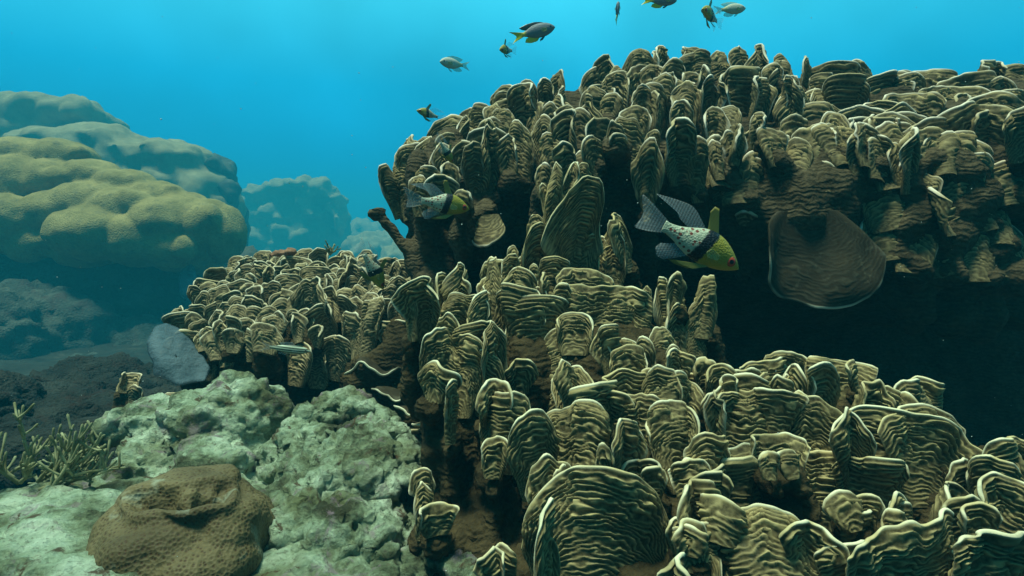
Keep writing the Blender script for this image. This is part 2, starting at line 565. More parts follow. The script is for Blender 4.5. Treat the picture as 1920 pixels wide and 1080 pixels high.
FR = [
 # back rows
 (791, 519, 84, 72, dict(roll=1.2, lean=-4)), (760, 540, 36, 60, dict(yaw=-40)), (862, 502, 42, 62, {}), (838, 515, 30, 60, dict(yaw=60, roll=.4)),
 (915, 493, 42, 66, dict(lean=-3)), (930, 487, 46, 40, dict(dd=.03)), (957, 475, 30, 52, dict(yaw=45)), (984, 480, 32, 40, dict(dd=.02)),
 (975, 502, 50, 62, {}), (1003, 499, 26, 46, {}), (1041, 486, 44, 48, dict(lean=8)), (1028, 512, 24, 50, dict(yaw=60)),
 (1100, 503, 104, 52, dict(lean=0, skew=-.16, roll=.6, yaw=4)), (1132, 534, 178, 100, dict(cap=.14, base=.85, roll=.5, yaw=-3, lean=0, curl=.05, skew=-.06)),
 (1056, 542, 32, 58, {}), (968, 536, 74, 78, dict(lean=3)), (1010, 543, 40, 40, dict(dd=.02)),
 (860, 552, 98, 70, dict(cap=.35, roll=.7, lean=-2)), (908, 568, 82, 108, dict(roll=-1.9, cap=.5, tilt=-24, yaw=8)),
 (1011, 562, 108, 86, dict(cap=.6, roll=.9, yaw=3, lean=0, base=.5)), (1078, 589, 78, 46, dict(skew=-.08)), (830, 593, 58, 60, dict(yaw=-20)),
 (853, 620, 118, 96, dict(roll=1.3, cap=.6, lean=2, base=.6, lobe=.13)), (1065, 614, 150, 138, dict(roll=1.0, cap=.7, capow=.85, arc=1.5, lean=0, yaw=-4, base=.6, lobe=.05)),
 (1143, 616, 54, 62, {}), (1187, 652, 58, 64, dict(roll=.8)), (1207, 641, 38, 40, dict(dd=.02)), (1255, 619, 58, 62, dict(dd=.03, lean=4)),
 (1273, 657, 58, 38, dict(lean=5)), (1262, 648, 24, 26, {}), (1245, 689, 68, 58, dict(roll=.9)), (932, 607, 38, 118, dict(yaw=62, roll=.8)),
 (895, 596, 40, 80, dict(dd=.02)), (1105, 640, 60, 70, dict(dd=.03)),
 # middle rows
 (820, 681, 76, 62, dict(roll=1.3, curl=.2, yaw=-15, ext=1.2, base=.4)), (848, 711, 30, 110, dict(yaw=68, roll=.7, base=.7, ext=1.1)), (928, 713, 66, 52, dict(lean=6, skew=.1)),
 (947, 741, 92, 86, dict(base=.7, skew=.12, roll=.6)), (998, 776, 94, 92, dict(roll=1.5, yaw=24, lobe=.14, lean=-5)),
 (1080, 771, 120, 100, dict(cap=.18, base=.75, roll=.6, lean=0, lobe=.07)), (1173, 783, 74, 82, dict(roll=1.4, yaw=28)),
 (1256, 764, 104, 96, dict(roll=-1.4, yaw=-22, base=.4)), (1276, 707, 106, 80, dict(roll=1.0, lean=3)), (1230, 693, 88, 66, dict(dd=.02)),
 (1068, 681, 38, 66, dict(yaw=50)), (1170, 690, 82, 80, dict(dd=.01)), (1080, 700, 80, 74, dict(dd=.02)), (1120, 720, 90, 70, dict(dd=.02)),
 (1190, 735, 90, 80, dict(dd=.02)), (1032, 857, 82, 74, dict(roll=1.1, dd=.015)),
 (1125, 877, 252, 222, dict(roll=1.25, cap=.66, capow=.88, base=.85, arc=1.5, fold=.18, nfold=1.3, lean=0, yaw=-2, curl=.12, tilt=-8, lobe=.035, ext=1.25, ruff=.05, flare=-.06)),
 (1043, 961, 66, 116, dict(yaw=48, roll=1.0, dd=-.03, lobe=.16, lean=8)), (1297, 892, 86, 84, dict(roll=1.6, curl=.2)),
 (1367, 944, 84, 46, dict(lean=10, skew=-.2)), (1280, 1040, 60, 60, dict(dd=-.01)), (1330, 985, 60, 40, dict(dd=.03)),
 (1290, 990, 70, 30, dict(dd=.02)), (1060, 880, 30, 60, dict(yaw=40, dd=.03)), (1130, 830, 30, 40, {}),
 (1225, 870, 36, 40, dict(dd=.03)), (1200, 850, 70, 60, dict(dd=.05)),
 # right hand rows
 (1350, 682, 62, 48, {}), (1369, 707, 35, 28, {}), (1400, 692, 56, 34, {}), (1409, 711, 70, 38, {}), (1440, 698, 36, 34, {}), (1460, 705, 34, 34, {}),
 (1432, 675, 98, 40, dict(cap=.15, base=.8, dd=.02)), (1468, 659, 86, 34, dict(dd=.04, skew=-.1)), (1522, 690, 78, 76, dict(roll=1.7, yaw=20, skew=-.15)),
 (1488, 684, 44, 60, dict(yaw=-40, dd=.01)), (1572, 678, 116, 50, dict(cap=.14, base=.8, dd=.03)), (1608, 676, 40, 34, dict(yaw=45)),
 (1625, 700, 78, 70, dict(roll=-1.6, yaw=-18)), (1655, 724, 74, 58, {}), (1726, 729, 118, 76, dict(roll=1.6, lobe=.12)), (1730, 708, 82, 54, dict(dd=.03, skew=-.1)),
 (1690, 740, 60, 60, dict(yaw=-40)), (1723, 771, 160, 76, dict(cap=.5, base=.7, roll=.8, skew=-.08)),
 (1697, 783, 230, 120, dict(cap=.5, base=.7, roll=1.0, lean=0, skew=-.1, yaw=2, ext=1.4)), (1400, 736, 128, 108, dict(cap=.2, base=.72, roll=.8, lean=0, yaw=4)),
 (1342, 735, 34, 80, dict(yaw=-60, roll=.5)), (1510, 736, 84, 108, dict(roll=1.6, yaw=-10, cap=.5)), (1575, 769, 74, 86, dict(roll=.9, skew=-.1)),
 (1455, 731, 68, 46, {}), (1350, 816, 52, 108, dict(cap=.5, roll=1.5, base=.8, ext=1.2)), (1455, 820, 110, 60, dict(dd=.02, cap=.2)),
 (1475, 845, 210, 140, dict(dd=.045, cap=.15, base=.9, roll=.6)), (1480, 848, 50, 30, dict(dd=-.01)), (1450, 850, 40, 30, dict(dd=-.01)),
 (1540, 800, 70, 60, dict(dd=.03)), (1640, 850, 130, 70, dict(dd=.04)), (1395, 860, 60, 70, dict(dd=.04)),
 (1475, 979, 216, 120, dict(cap=.5, base=.7, roll=1.0, skew=-.14, lean=0, yaw=2)), (1512, 973, 112, 56, dict(dd=.02, skew=-.14)),
 (1683, 972, 228, 120, dict(cap=.26, base=.8, roll=.7, lean=0, skew=.06, lobe=.1)), (1862, 986, 160, 105, dict(cap=.25, base=.8, roll=.7)),
 (1880, 892, 118, 95, dict(roll=-.9, skew=-.14, yaw=-12)), (1878, 808, 112, 86, dict(roll=1.0, skew=-.1)), (1850, 850, 60, 70, dict(yaw=-30)),
 (1770, 900, 80, 60, dict(dd=.04)), (1800, 925, 60, 60, dict(dd=.02)), (1830, 940, 70, 50, dict(dd=.01)), (1790, 860, 50, 60, dict(dd=.03)), (1915, 850, 60, 80, {}),
 (1600, 1020, 120, 60, dict(dd=.04)), (1760, 1040, 160, 60, dict(dd=.05)), (1390, 1010, 60, 60, dict(dd=.05)),
 # lower left edge
 (786, 886, 28, 56, dict(lean=-16, dd=.12, base=.7, ext=1.2)), (812, 841, 26, 70, dict(lean=-14, dd=.14, ext=1.2)), (815, 945, 84, 34, dict(dd=.11, cap=.2)),
 (920, 1032, 46, 56, dict(lean=-8, dd=.06)), (942, 1020, 40, 50, dict(dd=.07)), (800, 910, 30, 60, dict(yaw=50, dd=.11)),
 (905, 660, 60, 70, dict(dd=.03)),
]
# columns behind the front plates
CO = [
 (985, 419, 42, 118, dict(roll=1.4)), (1012, 398, 44, 90, dict(yaw=30)), (1005, 440, 36, 90, {}), (1052, 311, 34, 150, dict(roll=1.6)), (1046, 345, 24, 120, dict(yaw=40)),
 (1091, 332, 46, 190, dict(roll=1.6)), (1070, 310, 40, 60, dict(yaw=-35, dd=.05)), (1095, 305, 36, 50, dict(dd=.06)), (1078, 420, 50, 100, dict(roll=1.2)), (1110, 440, 44, 90, {}),
 (1160, 390, 42, 110, dict(yaw=50, roll=1.2, lobe=.16)), (1148, 420, 36, 120, dict(roll=1.5)), (1130, 450, 40, 80, {}), (1032, 470, 46, 60, {}), (960, 460, 24, 40, {}),
 (1241, 528, 17, 100, dict(lean=-4)), (1266, 511, 20, 70, dict(roll=1.8)), (1290, 541, 62, 118, dict(roll=1.3)), (1340, 515, 46, 110, dict(lean=10, lobe=.16, roll=1.2)),
 (1320, 560, 50, 110, dict(lean=6)), (1262, 570, 40, 100, {}), (1215, 535, 20, 60, dict(lean=12)), (1300, 610, 60, 60, {}),
]
base_pts = []
DF = dict(nr_per=6.0)
specs = []
for sp in FR:
    specs.append((sp, float(d_front(sp[0], sp[1])), DF))
for sp in CO:
    specs.append(((sp[0], sp[1], sp[2] * .78) + tuple(sp[3:]), 0.83 if sp[0] < 1200 else 0.78, dict(cap=.7, capow=.9, base=.9, arc=1.5, ext=1.12, fold=.15, nfold=1.0, name='coral_column')))
FTOP = np.array([(770, 560), (900, 515), (1100, 510), (1220, 580), (1300, 650), (1350, 700), (1600, 705), (1760, 760), (1920, 840)], float)
for k in range(260):                                       # small plates filling the gaps
    px = rng.uniform(800, 1915)
    t_ = float(np.interp(px, FTOP[:, 0], FTOP[:, 1]))
    py = rng.uniform(t_, 1070)
    if px < 810 + max(0, py - 620) * .5: continue
    if any(abs(px - q[0]) < q[2] * .46 + 10 and q[1] - 6 < py < q[1] + q[3] * .95 for q in FR if q[2] > 55 and q[3] > 40): continue
    specs.append(((px, py, rng.uniform(34, 66) * (.7 + .5 * (py - 480) / 600), rng.uniform(36, 60), {}), float(d_front(px, py)) + rng.uniform(.015, .05), DF))
specs.sort(key=lambda t: -(t[0][2] * t[0][3]))
tmp = []; n_pl = 0
for i, (sp, d, df) in enumerate(specs):
    n_ = df.get("name", "coral_plate")
    df = dict(df); df["name"] = n_
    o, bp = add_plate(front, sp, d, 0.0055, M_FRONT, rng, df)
    base_pts.append(bp)
    if n_ == "coral_plate":
        n_pl += 1
        if n_pl > 98: tmp.append(o)
join_into(tmp, "small_plates", front, M_FRONT, "stuff")
ells = []
for bx, by, d, w in base_pts:
    by2 = by + 4
    ells.append(E(bx, by2, d + 0.026, max(16, w * 0.38), max(22, w * 0.32), 0.031))
    if by2 < 1000:
        ells.append(E(bx + 4, by2 + 70, d + 0.05, max(20, w * 0.36), 70, 0.04))
for px, py, d, rw, rh, rd in [(1000, 760, .82, 90, 190, .12), (1150, 820, .80, 170, 230, .14), (1400, 900, .78, 220, 170, .14), (1650, 960, .76, 260, 150, .14),
                              (1880, 1000, .72, 200, 150, .12), (880, 900, .74, 60, 180, .06), (910, 1050, .66, 90, 120, .08), (1060, 480, .88, 60, 100, .05), (1300, 690, .84, 60, 90, .05),
                              (1200, 1100, .60, 300, 120, .12), (1600, 1120, .6, 350, 100, .14)]:
    ells.append(E(px, py, d, rw, rh, rd))
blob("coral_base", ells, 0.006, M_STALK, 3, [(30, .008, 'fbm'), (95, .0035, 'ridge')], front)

# ------------------------------------------------------------------ UPPER LETTUCE CORAL (big table behind)
upper = empty("lettuce_coral", P(1350, 800, 1.3), "huge brown lettuce coral table with crowded short plates, overhanging a dark cave at the right", "coral",
              "lettuce corals with ridged plates")
SKY = np.array([(700, 330), (735, 255), (810, 228), (870, 200), (920, 165), (1000, 152), (1060, 130), (1150, 112), (1200, 90), (1310, 86), (1445, 94), (1500, 108),
                (1560, 124), (1660, 128), (1760, 140), (1830, 125), (1920, 112)], float)


def sky_y(px):
    return float(np.interp(px, SKY[:, 0], SKY[:, 1]))


def d_upper(px, py):
    b = 1.24 - 0.0024 * max(0.0, py - sky_y(px))
    b -= 0.10 * np.clip((px - 1400) / 500, 0, 1)
    return float(max(b, 0.93))


UP = [
 (1202, 87, 50, 62, {}), (1241, 90, 30, 60, {}), (1265, 87, 26, 60, dict(yaw=50)), (1290, 86, 42, 60, {}), (1137, 111, 36, 60, {}), (1173, 117, 60, 60, {}),
 (1222, 118, 40, 52, {}), (1106, 123, 44, 116, dict(lean=0)), (1077, 128, 24, 96, dict(yaw=40)), (1047, 131, 30, 66, {}), (1169, 136, 62, 96, dict(cap=.25)), (1241, 141, 44, 90, {}),
 (1267, 115, 36, 56, {}), (940, 160, 56, 50, dict(lean=-8)), (985, 154, 32, 44, {}), (1020, 155, 36, 52, {}), (988, 165, 72, 80, dict(cap=.3)), (948, 173, 34, 62, {}),
 (1040, 175, 44, 80, {}), (1068, 162, 26, 100, dict(yaw=62, roll=.5)), (980, 185, 36, 66, dict(yaw=-60)), (938, 197, 42, 66, {}), (890, 197, 52, 60, dict(lean=-8)),
 (925, 192, 32, 50, {}), (838, 222, 66, 86, dict(skew=.1)), (872, 222, 30, 62, {}), (918, 226, 28, 56, {}), (912, 242, 40, 90, dict(yaw=40, lobe=.15)), (890, 262, 40, 80, dict(lobe=.15)),
 (766, 252, 72, 96, dict(lean=-4, cap=.25, lobe=.12)), (735, 289, 38, 76, dict(lean=-14)), (814, 259, 36, 86, {}), (830, 269, 34, 66, {}), (866, 266, 40, 50, {}), (845, 250, 40, 70, {}),
 (787, 329, 34, 46, dict(roll=1.5)), (875, 358, 40, 26, dict(tilt=20)), (722, 312, 30, 60, dict(lean=-16)),
 (1146, 175, 36, 44, {}), (1237, 171, 28, 70, dict(yaw=48)), (1178, 214, 62, 78, dict(lobe=.14)), (1147, 230, 30, 62, {}), (1159, 252, 34, 36, dict(tilt=10, ext=1.0)), (1112, 257, 38, 46, {}),
 (1219, 241, 26, 56, {}), (1262, 228, 70, 72, dict(cap=.4)), (1297, 262, 40, 70, {}), (1055, 270, 42, 44, dict(lean=-12)), (1090, 280, 54, 56, {}), (1210, 273, 27, 86, dict(roll=1.7)),
 (1021, 307, 30, 40, {}), (1320, 92, 48, 64, {}), (1358, 89, 40, 64, {}), (1390, 90, 38, 62, {}), (1425, 91, 42, 64, {}), (1481, 96, 29, 66, {}), (1507, 107, 28, 52, {}),
 (1552, 122, 66, 46, dict(cap=.25)), (1618, 117, 90, 50, dict(cap=.25)), (1450, 120, 32, 36, {}), (1680, 135, 44, 36, {}), (1735, 139, 98, 56, dict(cap=.22)), (1830, 123, 98, 56, dict(cap=.22)),
 (1905, 112, 70, 56, {}), (1868, 136, 116, 60, dict(cap=.25)), (1398, 136, 106, 90, dict(cap=.18, base=.7, lean=0)), (1423, 150, 54, 60, dict(roll=-2.0)), (1312, 153, 30, 66, {}),
 (1473, 152, 44, 76, {}), (1488, 141, 26, 36, {}), (1520, 167, 48, 96, {}), (1541, 152, 54, 86, {}), (1545, 139, 42, 46, {}), (1590, 147, 48, 86, {}), (1644, 147, 96, 96, dict(cap=.2)),
 (1597, 187, 50, 80, dict(yaw=30, lobe=.12)), (1700, 175, 106, 56, dict(roll=-1.4)), (1797, 160, 116, 66, dict(cap=.25, roll=.9)), (1715, 147, 84, 62, {}), (1740, 226, 130, 66, dict(dd=.03)),
 (1456, 236, 58, 48, dict(roll=1.2)), (1425, 211, 28, 44, dict(lean=14)), (1319, 132, 24, 34, {}), (1345, 160, 40, 60, {}), (1370, 190, 40, 60, {}), (1335, 200, 36, 60, {}),
 (1290, 150, 40, 70, {}), (1275, 190, 40, 60, {}), (1205, 165, 36, 60, {}), (1110, 185, 44, 80, {}), (1070, 215, 44, 80, dict(dd=.02)), (1010, 215, 48, 80, {}), (960, 230, 48, 80, {}),
 (1030, 245, 40, 70, dict(dd=.03)), (1690, 200, 60, 70, {}), (1650, 215, 70, 70, {}), (1870, 180, 110, 60, {}), (1820, 195, 100, 70, {}), (1900, 205, 80, 60, {}), (1560, 210, 54, 60, {}),
 (1500, 215, 50, 70, dict(dd=.02)), (1693, 246, 46, 70, {}), (1697, 290, 44, 66, dict(dd=.02)), (1700, 330, 50, 70, dict(dd=.04)), (1710, 375, 56, 60, dict(dd=.06)),
 (1385, 235, 36, 46, {}), (1340, 262, 30, 46, {}), (1490, 300, 90, 80, dict(dd=.06)), (1620, 260, 70, 80, dict(dd=.04)),
 (1460, 330, 80, 70, dict(dd=.08)), (1400, 320, 60, 60, dict(dd=.10)),
]
# a finger of the same coral leaning out to the left, and thin plates under the overhang
specs = [(sp, d_upper(sp[0], sp[1])) for sp in UP]
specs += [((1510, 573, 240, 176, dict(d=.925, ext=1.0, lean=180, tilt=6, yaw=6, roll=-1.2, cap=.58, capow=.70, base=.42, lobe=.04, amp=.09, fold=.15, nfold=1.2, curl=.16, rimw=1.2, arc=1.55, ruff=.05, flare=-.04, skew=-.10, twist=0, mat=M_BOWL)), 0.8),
          ((914, 465, 62, 60, dict(d=1.0, ext=1.0, lean=180, tilt=20, yaw=0, roll=-.5, cap=.5, base=.7, lobe=.04, amp=.2)), 1.0),
          ((1395, 395, 34, 26, dict(d=.95, ext=1.0, tilt=30, yaw=0, roll=.5)), 0.95)]
specs.sort(key=lambda t: -(t[0][2] * t[0][3]))
# rows of smaller plates that fill in between
fill = []
for k in range(70):                                        # the shaded face under the right-hand edge of the table
    px = rng.uniform(1330, 1910); py = rng.uniform(225, 440)
    if 1340 < px < 1670 and py > 300: continue
    fill.append(((px, py, rng.uniform(50, 110), rng.uniform(40, 60), dict(tilt=rng.uniform(-34, -14), base=.8, lobe=.12)), 0.935 - .0001 * (py - 225) + rng.uniform(0, .02)))
for k in range(60):
    px = rng.uniform(760, 1900)
    py = sky_y(px) + rng.uniform(8, 110)
    fill.append(((px, py, rng.uniform(38, 66) * (1.5 if px > 1500 else 1), rng.uniform(40, 60), dict(dd=.04, base=.6)), d_upper(px, py)))
base_pts = []
NAMED = 98
allsp = specs[:NAMED]
rest = specs[NAMED:] + fill
for sp, d in allsp:
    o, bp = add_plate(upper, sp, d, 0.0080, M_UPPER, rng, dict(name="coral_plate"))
    base_pts.append(bp)
tmp = []
for sp, d in rest:
    o, bp = add_plate(upper, sp, d, 0.0080, M_UPPER, rng, dict(name="small_plates", detail=.8))
    base_pts.append(bp)
    tmp.append(o)


join_into(tmp, "small_plates", upper, M_UPPER, "stuff")
ells = []
for bx, by, d, w in base_pts:
    if by > 560 or by < 0: continue
    if bx < 850:
        ells.append(E(bx + (795 - bx) * .3, by - 8, d + 0.03, max(12, w * 0.26), max(20, w * 0.3), 0.02))
        ells.append(E(bx + (795 - bx) * .6, by + 30, d + 0.05, max(12, w * 0.26), 34, 0.03))
        continue
    ells.append(E(bx, by - 8, d + 0.022, max(18, w * 0.42), max(26, w * 0.34), 0.036))
    ells.append(E(bx, by + 50, d + 0.07, max(22, w * 0.42), 55, 0.05))
for a in [(786, 350, 1.14, 26, 70, .05), (802, 410, 1.14, 28, 80, .05), (812, 480, 1.13, 34, 80, .06), (825, 560, 1.12, 46, 90, .07), (850, 360, 1.2, 60, 120, .08), (880, 470, 1.26, 90, 150, .1),
          (960, 310, 1.3, 110, 100, .12), (1080, 290, 1.34, 120, 120, .14), (1220, 260, 1.36, 150, 120, .16), (1400, 250, 1.34, 170, 110, .16), (1600, 270, 1.30, 180, 110, .2), (1800, 270, 1.26, 180, 110, .2), (1960, 260, 1.22, 150, 110, .2),
          (1000, 480, 1.45, 160, 180, .14), (1180, 460, 1.5, 200, 200, .16), (1420, 430, 1.45, 200, 200, .16), (1660, 420, 1.36, 220, 190, .16), (1880, 400, 1.3, 200, 180, .16),
          (1200, 700, 1.6, 300, 220, .2), (1560, 700, 1.62, 300, 240, .2), (1900, 700, 1.56, 300, 280, .2), (900, 640, 1.35, 120, 160, .15), (1480, 320, 1.13, 110, 90, .11), (1440, 392, 1.035, 80, 54, .09), (1520, 400, 1.03, 90, 50, .09), (1600, 392, 1.035, 80, 50, .09), (1670, 385, 1.05, 80, 56, .09), (1640, 330, 1.11, 120, 120, .13), (1760, 340, 1.11, 140, 140, .14), (1900, 330, 1.10, 140, 140, .14), (1400, 330, 1.14, 90, 100, .1), (1690, 430, 1.18, 100, 80, .12), (1800, 440, 1.18, 130, 90, .12), (1700, 480, 1.34, 200, 130, .14), (1500, 500, 1.4, 160, 110, .14)]:
    ells.append(E(*a))
# the leaning finger
for t in np.linspace(0, 1, 9):
    px, py = 712 + 78 * t, 405 + 100 * t
    ells.append(E(px, py, 1.10, 12 + 8 * t, 13 + 8 * t, .014 + .01 * t))
ells.append(E(704, 397, 1.10, 13, 11, .014)); ells.append(E(722, 399, 1.10, 9, 9, .01))
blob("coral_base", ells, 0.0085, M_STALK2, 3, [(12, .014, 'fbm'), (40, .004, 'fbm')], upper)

# ------------------------------------------------------------------ MIDDLE LETTUCE CORAL
mid = empty("lettuce_coral", P(560, 800, 1.2), "low rounded lettuce coral mound of many small tan plates, left of the big corals", "coral",
            "lettuce corals with ridged plates")
MD = []
rows = [(480, 475, 700, 1.36), (490, 440, 745, 1.32), (501, 410, 775, 1.28), (514, 388, 790, 1.24), (529, 370, 785, 1.20), (546, 356, 775, 1.16), (564, 346, 765, 1.12), (583, 338, 760, 1.085), (603, 342, 620, 1.06), (624, 352, 470, 1.05), (644, 372, 440, 1.06)]
for ri, (y, x0, x1, d) in enumerate(rows):
    x = x0 - 22 + rng.uniform(0, 20)
    while x < x1:
        w = rng.uniform(22, 44)
        if ri >= 6 and 540 < x and rng.uniform() < .45:
            x += w * .8; continue
        yy = y + rng.uniform(-9, 9) + 16 * max(0, (430 - x) / 90) ** 1.5
        MD.append(((x, yy, w, rng.uniform(26, 42), dict(tilt=rng.uniform(-40, 0), curl=rng.uniform(.1, .4), lean=rng.uniform(-14, 14) + (x - 560) * .05)), d + .05 * max(0, (430 - x) / 90)))
        x += w * rng.uniform(0.66, 1.0)
MD += [((670, 480, 90, 46, dict(cap=.25)), 1.30), ((655, 500, 80, 60, {}), 1.22), ((590, 520, 84, 90, dict(roll=1.4)), 1.12), ((695, 562, 46, 90, dict(cap=.15)), 1.02),
       ((506, 617, 56, 34, dict(lean=14, skew=-.2, tilt=-30)), 0.99), ((640, 475, 50, 40, {}), 1.33), ((555, 482, 60, 40, {}), 1.33),
       ((662, 585, 56, 60, {}), 1.08), ((742, 600, 50, 60, {}), 1.03), ((640, 630, 60, 60, {}), 1.08), ((700, 640, 60, 50, {}), 1.06), ((755, 560, 46, 50, {}), 1.04), ((760, 640, 44, 60, {}), 1.0),
       ((610, 570, 50, 50, {}), 1.1), ((600, 660, 60, 50, {}), 1.08), ((725, 560, 40, 50, {}), 1.05), ((680, 610, 40, 50, {}), 1.05), ((560, 640, 60, 60, {}), 1.06),
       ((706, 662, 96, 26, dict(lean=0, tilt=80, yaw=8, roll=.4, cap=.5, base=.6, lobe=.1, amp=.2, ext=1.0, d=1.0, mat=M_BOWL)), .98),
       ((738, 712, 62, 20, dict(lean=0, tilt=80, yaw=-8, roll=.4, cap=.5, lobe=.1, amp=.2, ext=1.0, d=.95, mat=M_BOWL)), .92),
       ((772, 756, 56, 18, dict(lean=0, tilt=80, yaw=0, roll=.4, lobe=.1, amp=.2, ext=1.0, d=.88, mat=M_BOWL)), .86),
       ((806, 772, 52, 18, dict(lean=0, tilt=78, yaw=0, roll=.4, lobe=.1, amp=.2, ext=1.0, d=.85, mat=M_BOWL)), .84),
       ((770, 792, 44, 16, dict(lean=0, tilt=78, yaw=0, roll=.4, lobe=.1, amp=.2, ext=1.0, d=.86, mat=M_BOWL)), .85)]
MD.sort(key=lambda t: -(t[0][2] * t[0][3]))
base_pts = []; tmp = []
for i, (sp, d) in enumerate(MD):
    big = i < 98
    o, bp = add_plate(mid, sp, d, 0.0062, M_MID, rng, dict(name="coral_plate" if big else "small_plates", ext=1.4, detail=.9))
    base_pts.append(bp)
    if not big: tmp.append(o)
if tmp: join_into(tmp, "small_plates", mid, M_MID, "stuff")
ells = []
for bx, by, d, w in base_pts:
    if by > 690: continue
    ells.append(E(bx, by, d + .03, w * .34, w * .34, .03))
    ells.append(E(bx + (560 - bx) * .12, by + 30, d + .06, w * .36, 36, .04))
for a in [(570, 590, 1.34, 150, 80, .14), (600, 650, 1.24, 120, 100, .12), (690, 640, 1.24, 90, 90, .08), (510, 670, 1.25, 90, 80, .1), (580, 760, 1.2, 140, 100, .12), (760, 700, 1.05, 60, 110, .06), (790, 800, .98, 50, 120, .06)]:
    ells.append(E(*a))
blob("coral_base", ells, 0.0075, M_STALK, 3, [(20, .010, 'fbm'), (70, .005, 'ridge')], mid)

# ------------------------------------------------------------------ BOULDER CORALS (left)
def boulder_mat(name, a, b_, dead, sc=1.0):
    m, nt, b = mat_new(name, 0.85, 0.1)
    N = NT(nt); co = N.n("ShaderNodeNewGeometry").outputs["Position"]
    n1 = N.noise(co, 4.5 * sc, 5, 0.6); n2 = N.noise(co, 60 * sc, 4, 0.6)
    c = N.ramp(n1, [(0.32, a), (0.68, b_)])
    c = N.mix(N.ramp(N.noise(co, 11 * sc, 5, 0.65), [(0.53, (0, 0, 0)), (0.66, (.7, .7, .7))]), c, dead)
    c = N.mix(N.math('MULTIPLY', N.ramp(n2, [(0.4, (0, 0, 0)), (0.65, (1, 1, 1))]), 0.25), c, tuple(.5 * k for k in a))
    N.l(c, b.inputs["Base Color"])
    N.bump(N.math('ADD', n2, N.math('ADD', N.math('MULTIPLY', N.voro(co, 90 * sc), 0.5), N.math('MULTIPLY', N.noise(co, 7 * sc, 5, .6), 1.0))), 0.6, 0.02, b)
    return m


M_BOULD = boulder_mat("boulder_coral_mustard", (0.19, 0.16, 0.055), (0.36, 0.30, 0.12), (0.14, 0.13, 0.07))
M_BOULD2 = boulder_mat("boulder_coral_far", (0.20, 0.18, 0.09), (0.34, 0.32, 0.18), (0.20, 0.20, 0.13), 0.8)
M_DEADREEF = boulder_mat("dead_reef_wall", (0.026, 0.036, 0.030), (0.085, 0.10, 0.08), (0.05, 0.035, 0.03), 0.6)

KX = 1.0
KB = 3.4                        # the boulder corals stand well back from the lettuce corals


def EB(px, py, d, rw, rh, rd=None, rot=0.0):
    return E(px, py, d * KB * KX, rw, rh, None if rd is None else rd * KB * KX, rot)


lob = [(40, 300, 84, 40), (115, 300, 70, 36), (30, 350, 78, 58), (105, 345, 70, 44), (175, 335, 66, 40), (240, 352, 66, 42), (300, 372, 60, 42), (345, 398, 54, 42), (20, 420, 62, 60), (-50, 390, 80, 80),
       (165, 385, 74, 48), (240, 398, 76, 50), (305, 418, 60, 50), (100, 400, 60, 46), (170, 440, 82, 56), (255, 452, 62, 54), (320, 462, 52, 46), (165, 475, 74, 36), (385, 425, 48, 54), (420, 440, 30, 52), (380, 468, 44, 46), (60, 460, 50, 40),
       (300, 395, 34, 28), (215, 365, 34, 26), (360, 410, 28, 26), (140, 360, 36, 26)]
el_ = []
for px, py, rw, rh in lob:
    dd = 1.95 - 0.26 * np.clip((py - 290) / 150, 0, 1) + .10 * np.clip((py - 440) / 50, 0, 1) + .10 * np.clip((px - 330) / 100, 0, 1)
    rd_ = 0.5 * (rw + rh) * dd / F * 1.05
    el_.append(EB(px, py, dd, rw * .90, rh * .92, rd_))
    for k in range(1):                                    # smaller swellings on each lobe's top and near side
        a_ = rng.uniform(-.9, .9); c_ = rng.uniform(-.3, .7)
        f_ = rng.uniform(.30, .46)
        el_.append(EB(px + rw * .6 * a_, py - rh * .6 * c_, dd - rd_ * .6 * math.sqrt(max(0, 1 - .5 * a_ * a_ - .6 * c_ * c_)), rw * f_, rh * f_ * 1.15, rd_ * f_))
for a in [(180, 440, 2.15, 210, 70, .22), (60, 420, 2.1, 130, 80, .2), (340, 470, 2.1, 80, 60, .14)]:
    el_.append(EB(*a))
bc = blob("boulder_coral", el_, 0.026, M_BOULD, 1, [(0.9, .06, 'fbm'), (3.5, .016, 'fbm'), (9, .007, 'fbm')])
tag(bc, "smooth mustard boulder coral with swelling lobes, the nearest of the boulder corals at the left", "coral", "boulder corals")

el_ = []
for a in [(150, 590, 2.0, 250, 130, .25), (200, 540, 1.9, 200, 60, .16), (360, 540, 1.95, 80, 90, .14), (60, 670, 1.66, 160, 120, .16), (330, 590, 2.0, 90, 110, .2), (290, 710, 1.75, 130, 90, .2), (180, 770, 1.55, 260, 90, .3), (-60, 700, 1.5, 140, 150, .2), (130, 640, 1.78, 70, 40, .1), (240, 620, 1.84, 60, 30, .08), (420, 620, 2.2, 110, 160, .2),
          (200, 530, 1.86, 70, 22, .08), (230, 545, 1.84, 60, 16, .08), (60, 560, 1.78, 60, 34, .08), (120, 600, 1.82, 50, 26, .06)]:
    el_.append(EB(*a))
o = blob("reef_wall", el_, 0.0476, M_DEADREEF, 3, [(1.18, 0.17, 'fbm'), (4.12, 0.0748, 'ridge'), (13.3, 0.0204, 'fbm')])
tag(o, "dark shaded reef wall under the mustard boulder coral at the left edge", "reef rock")

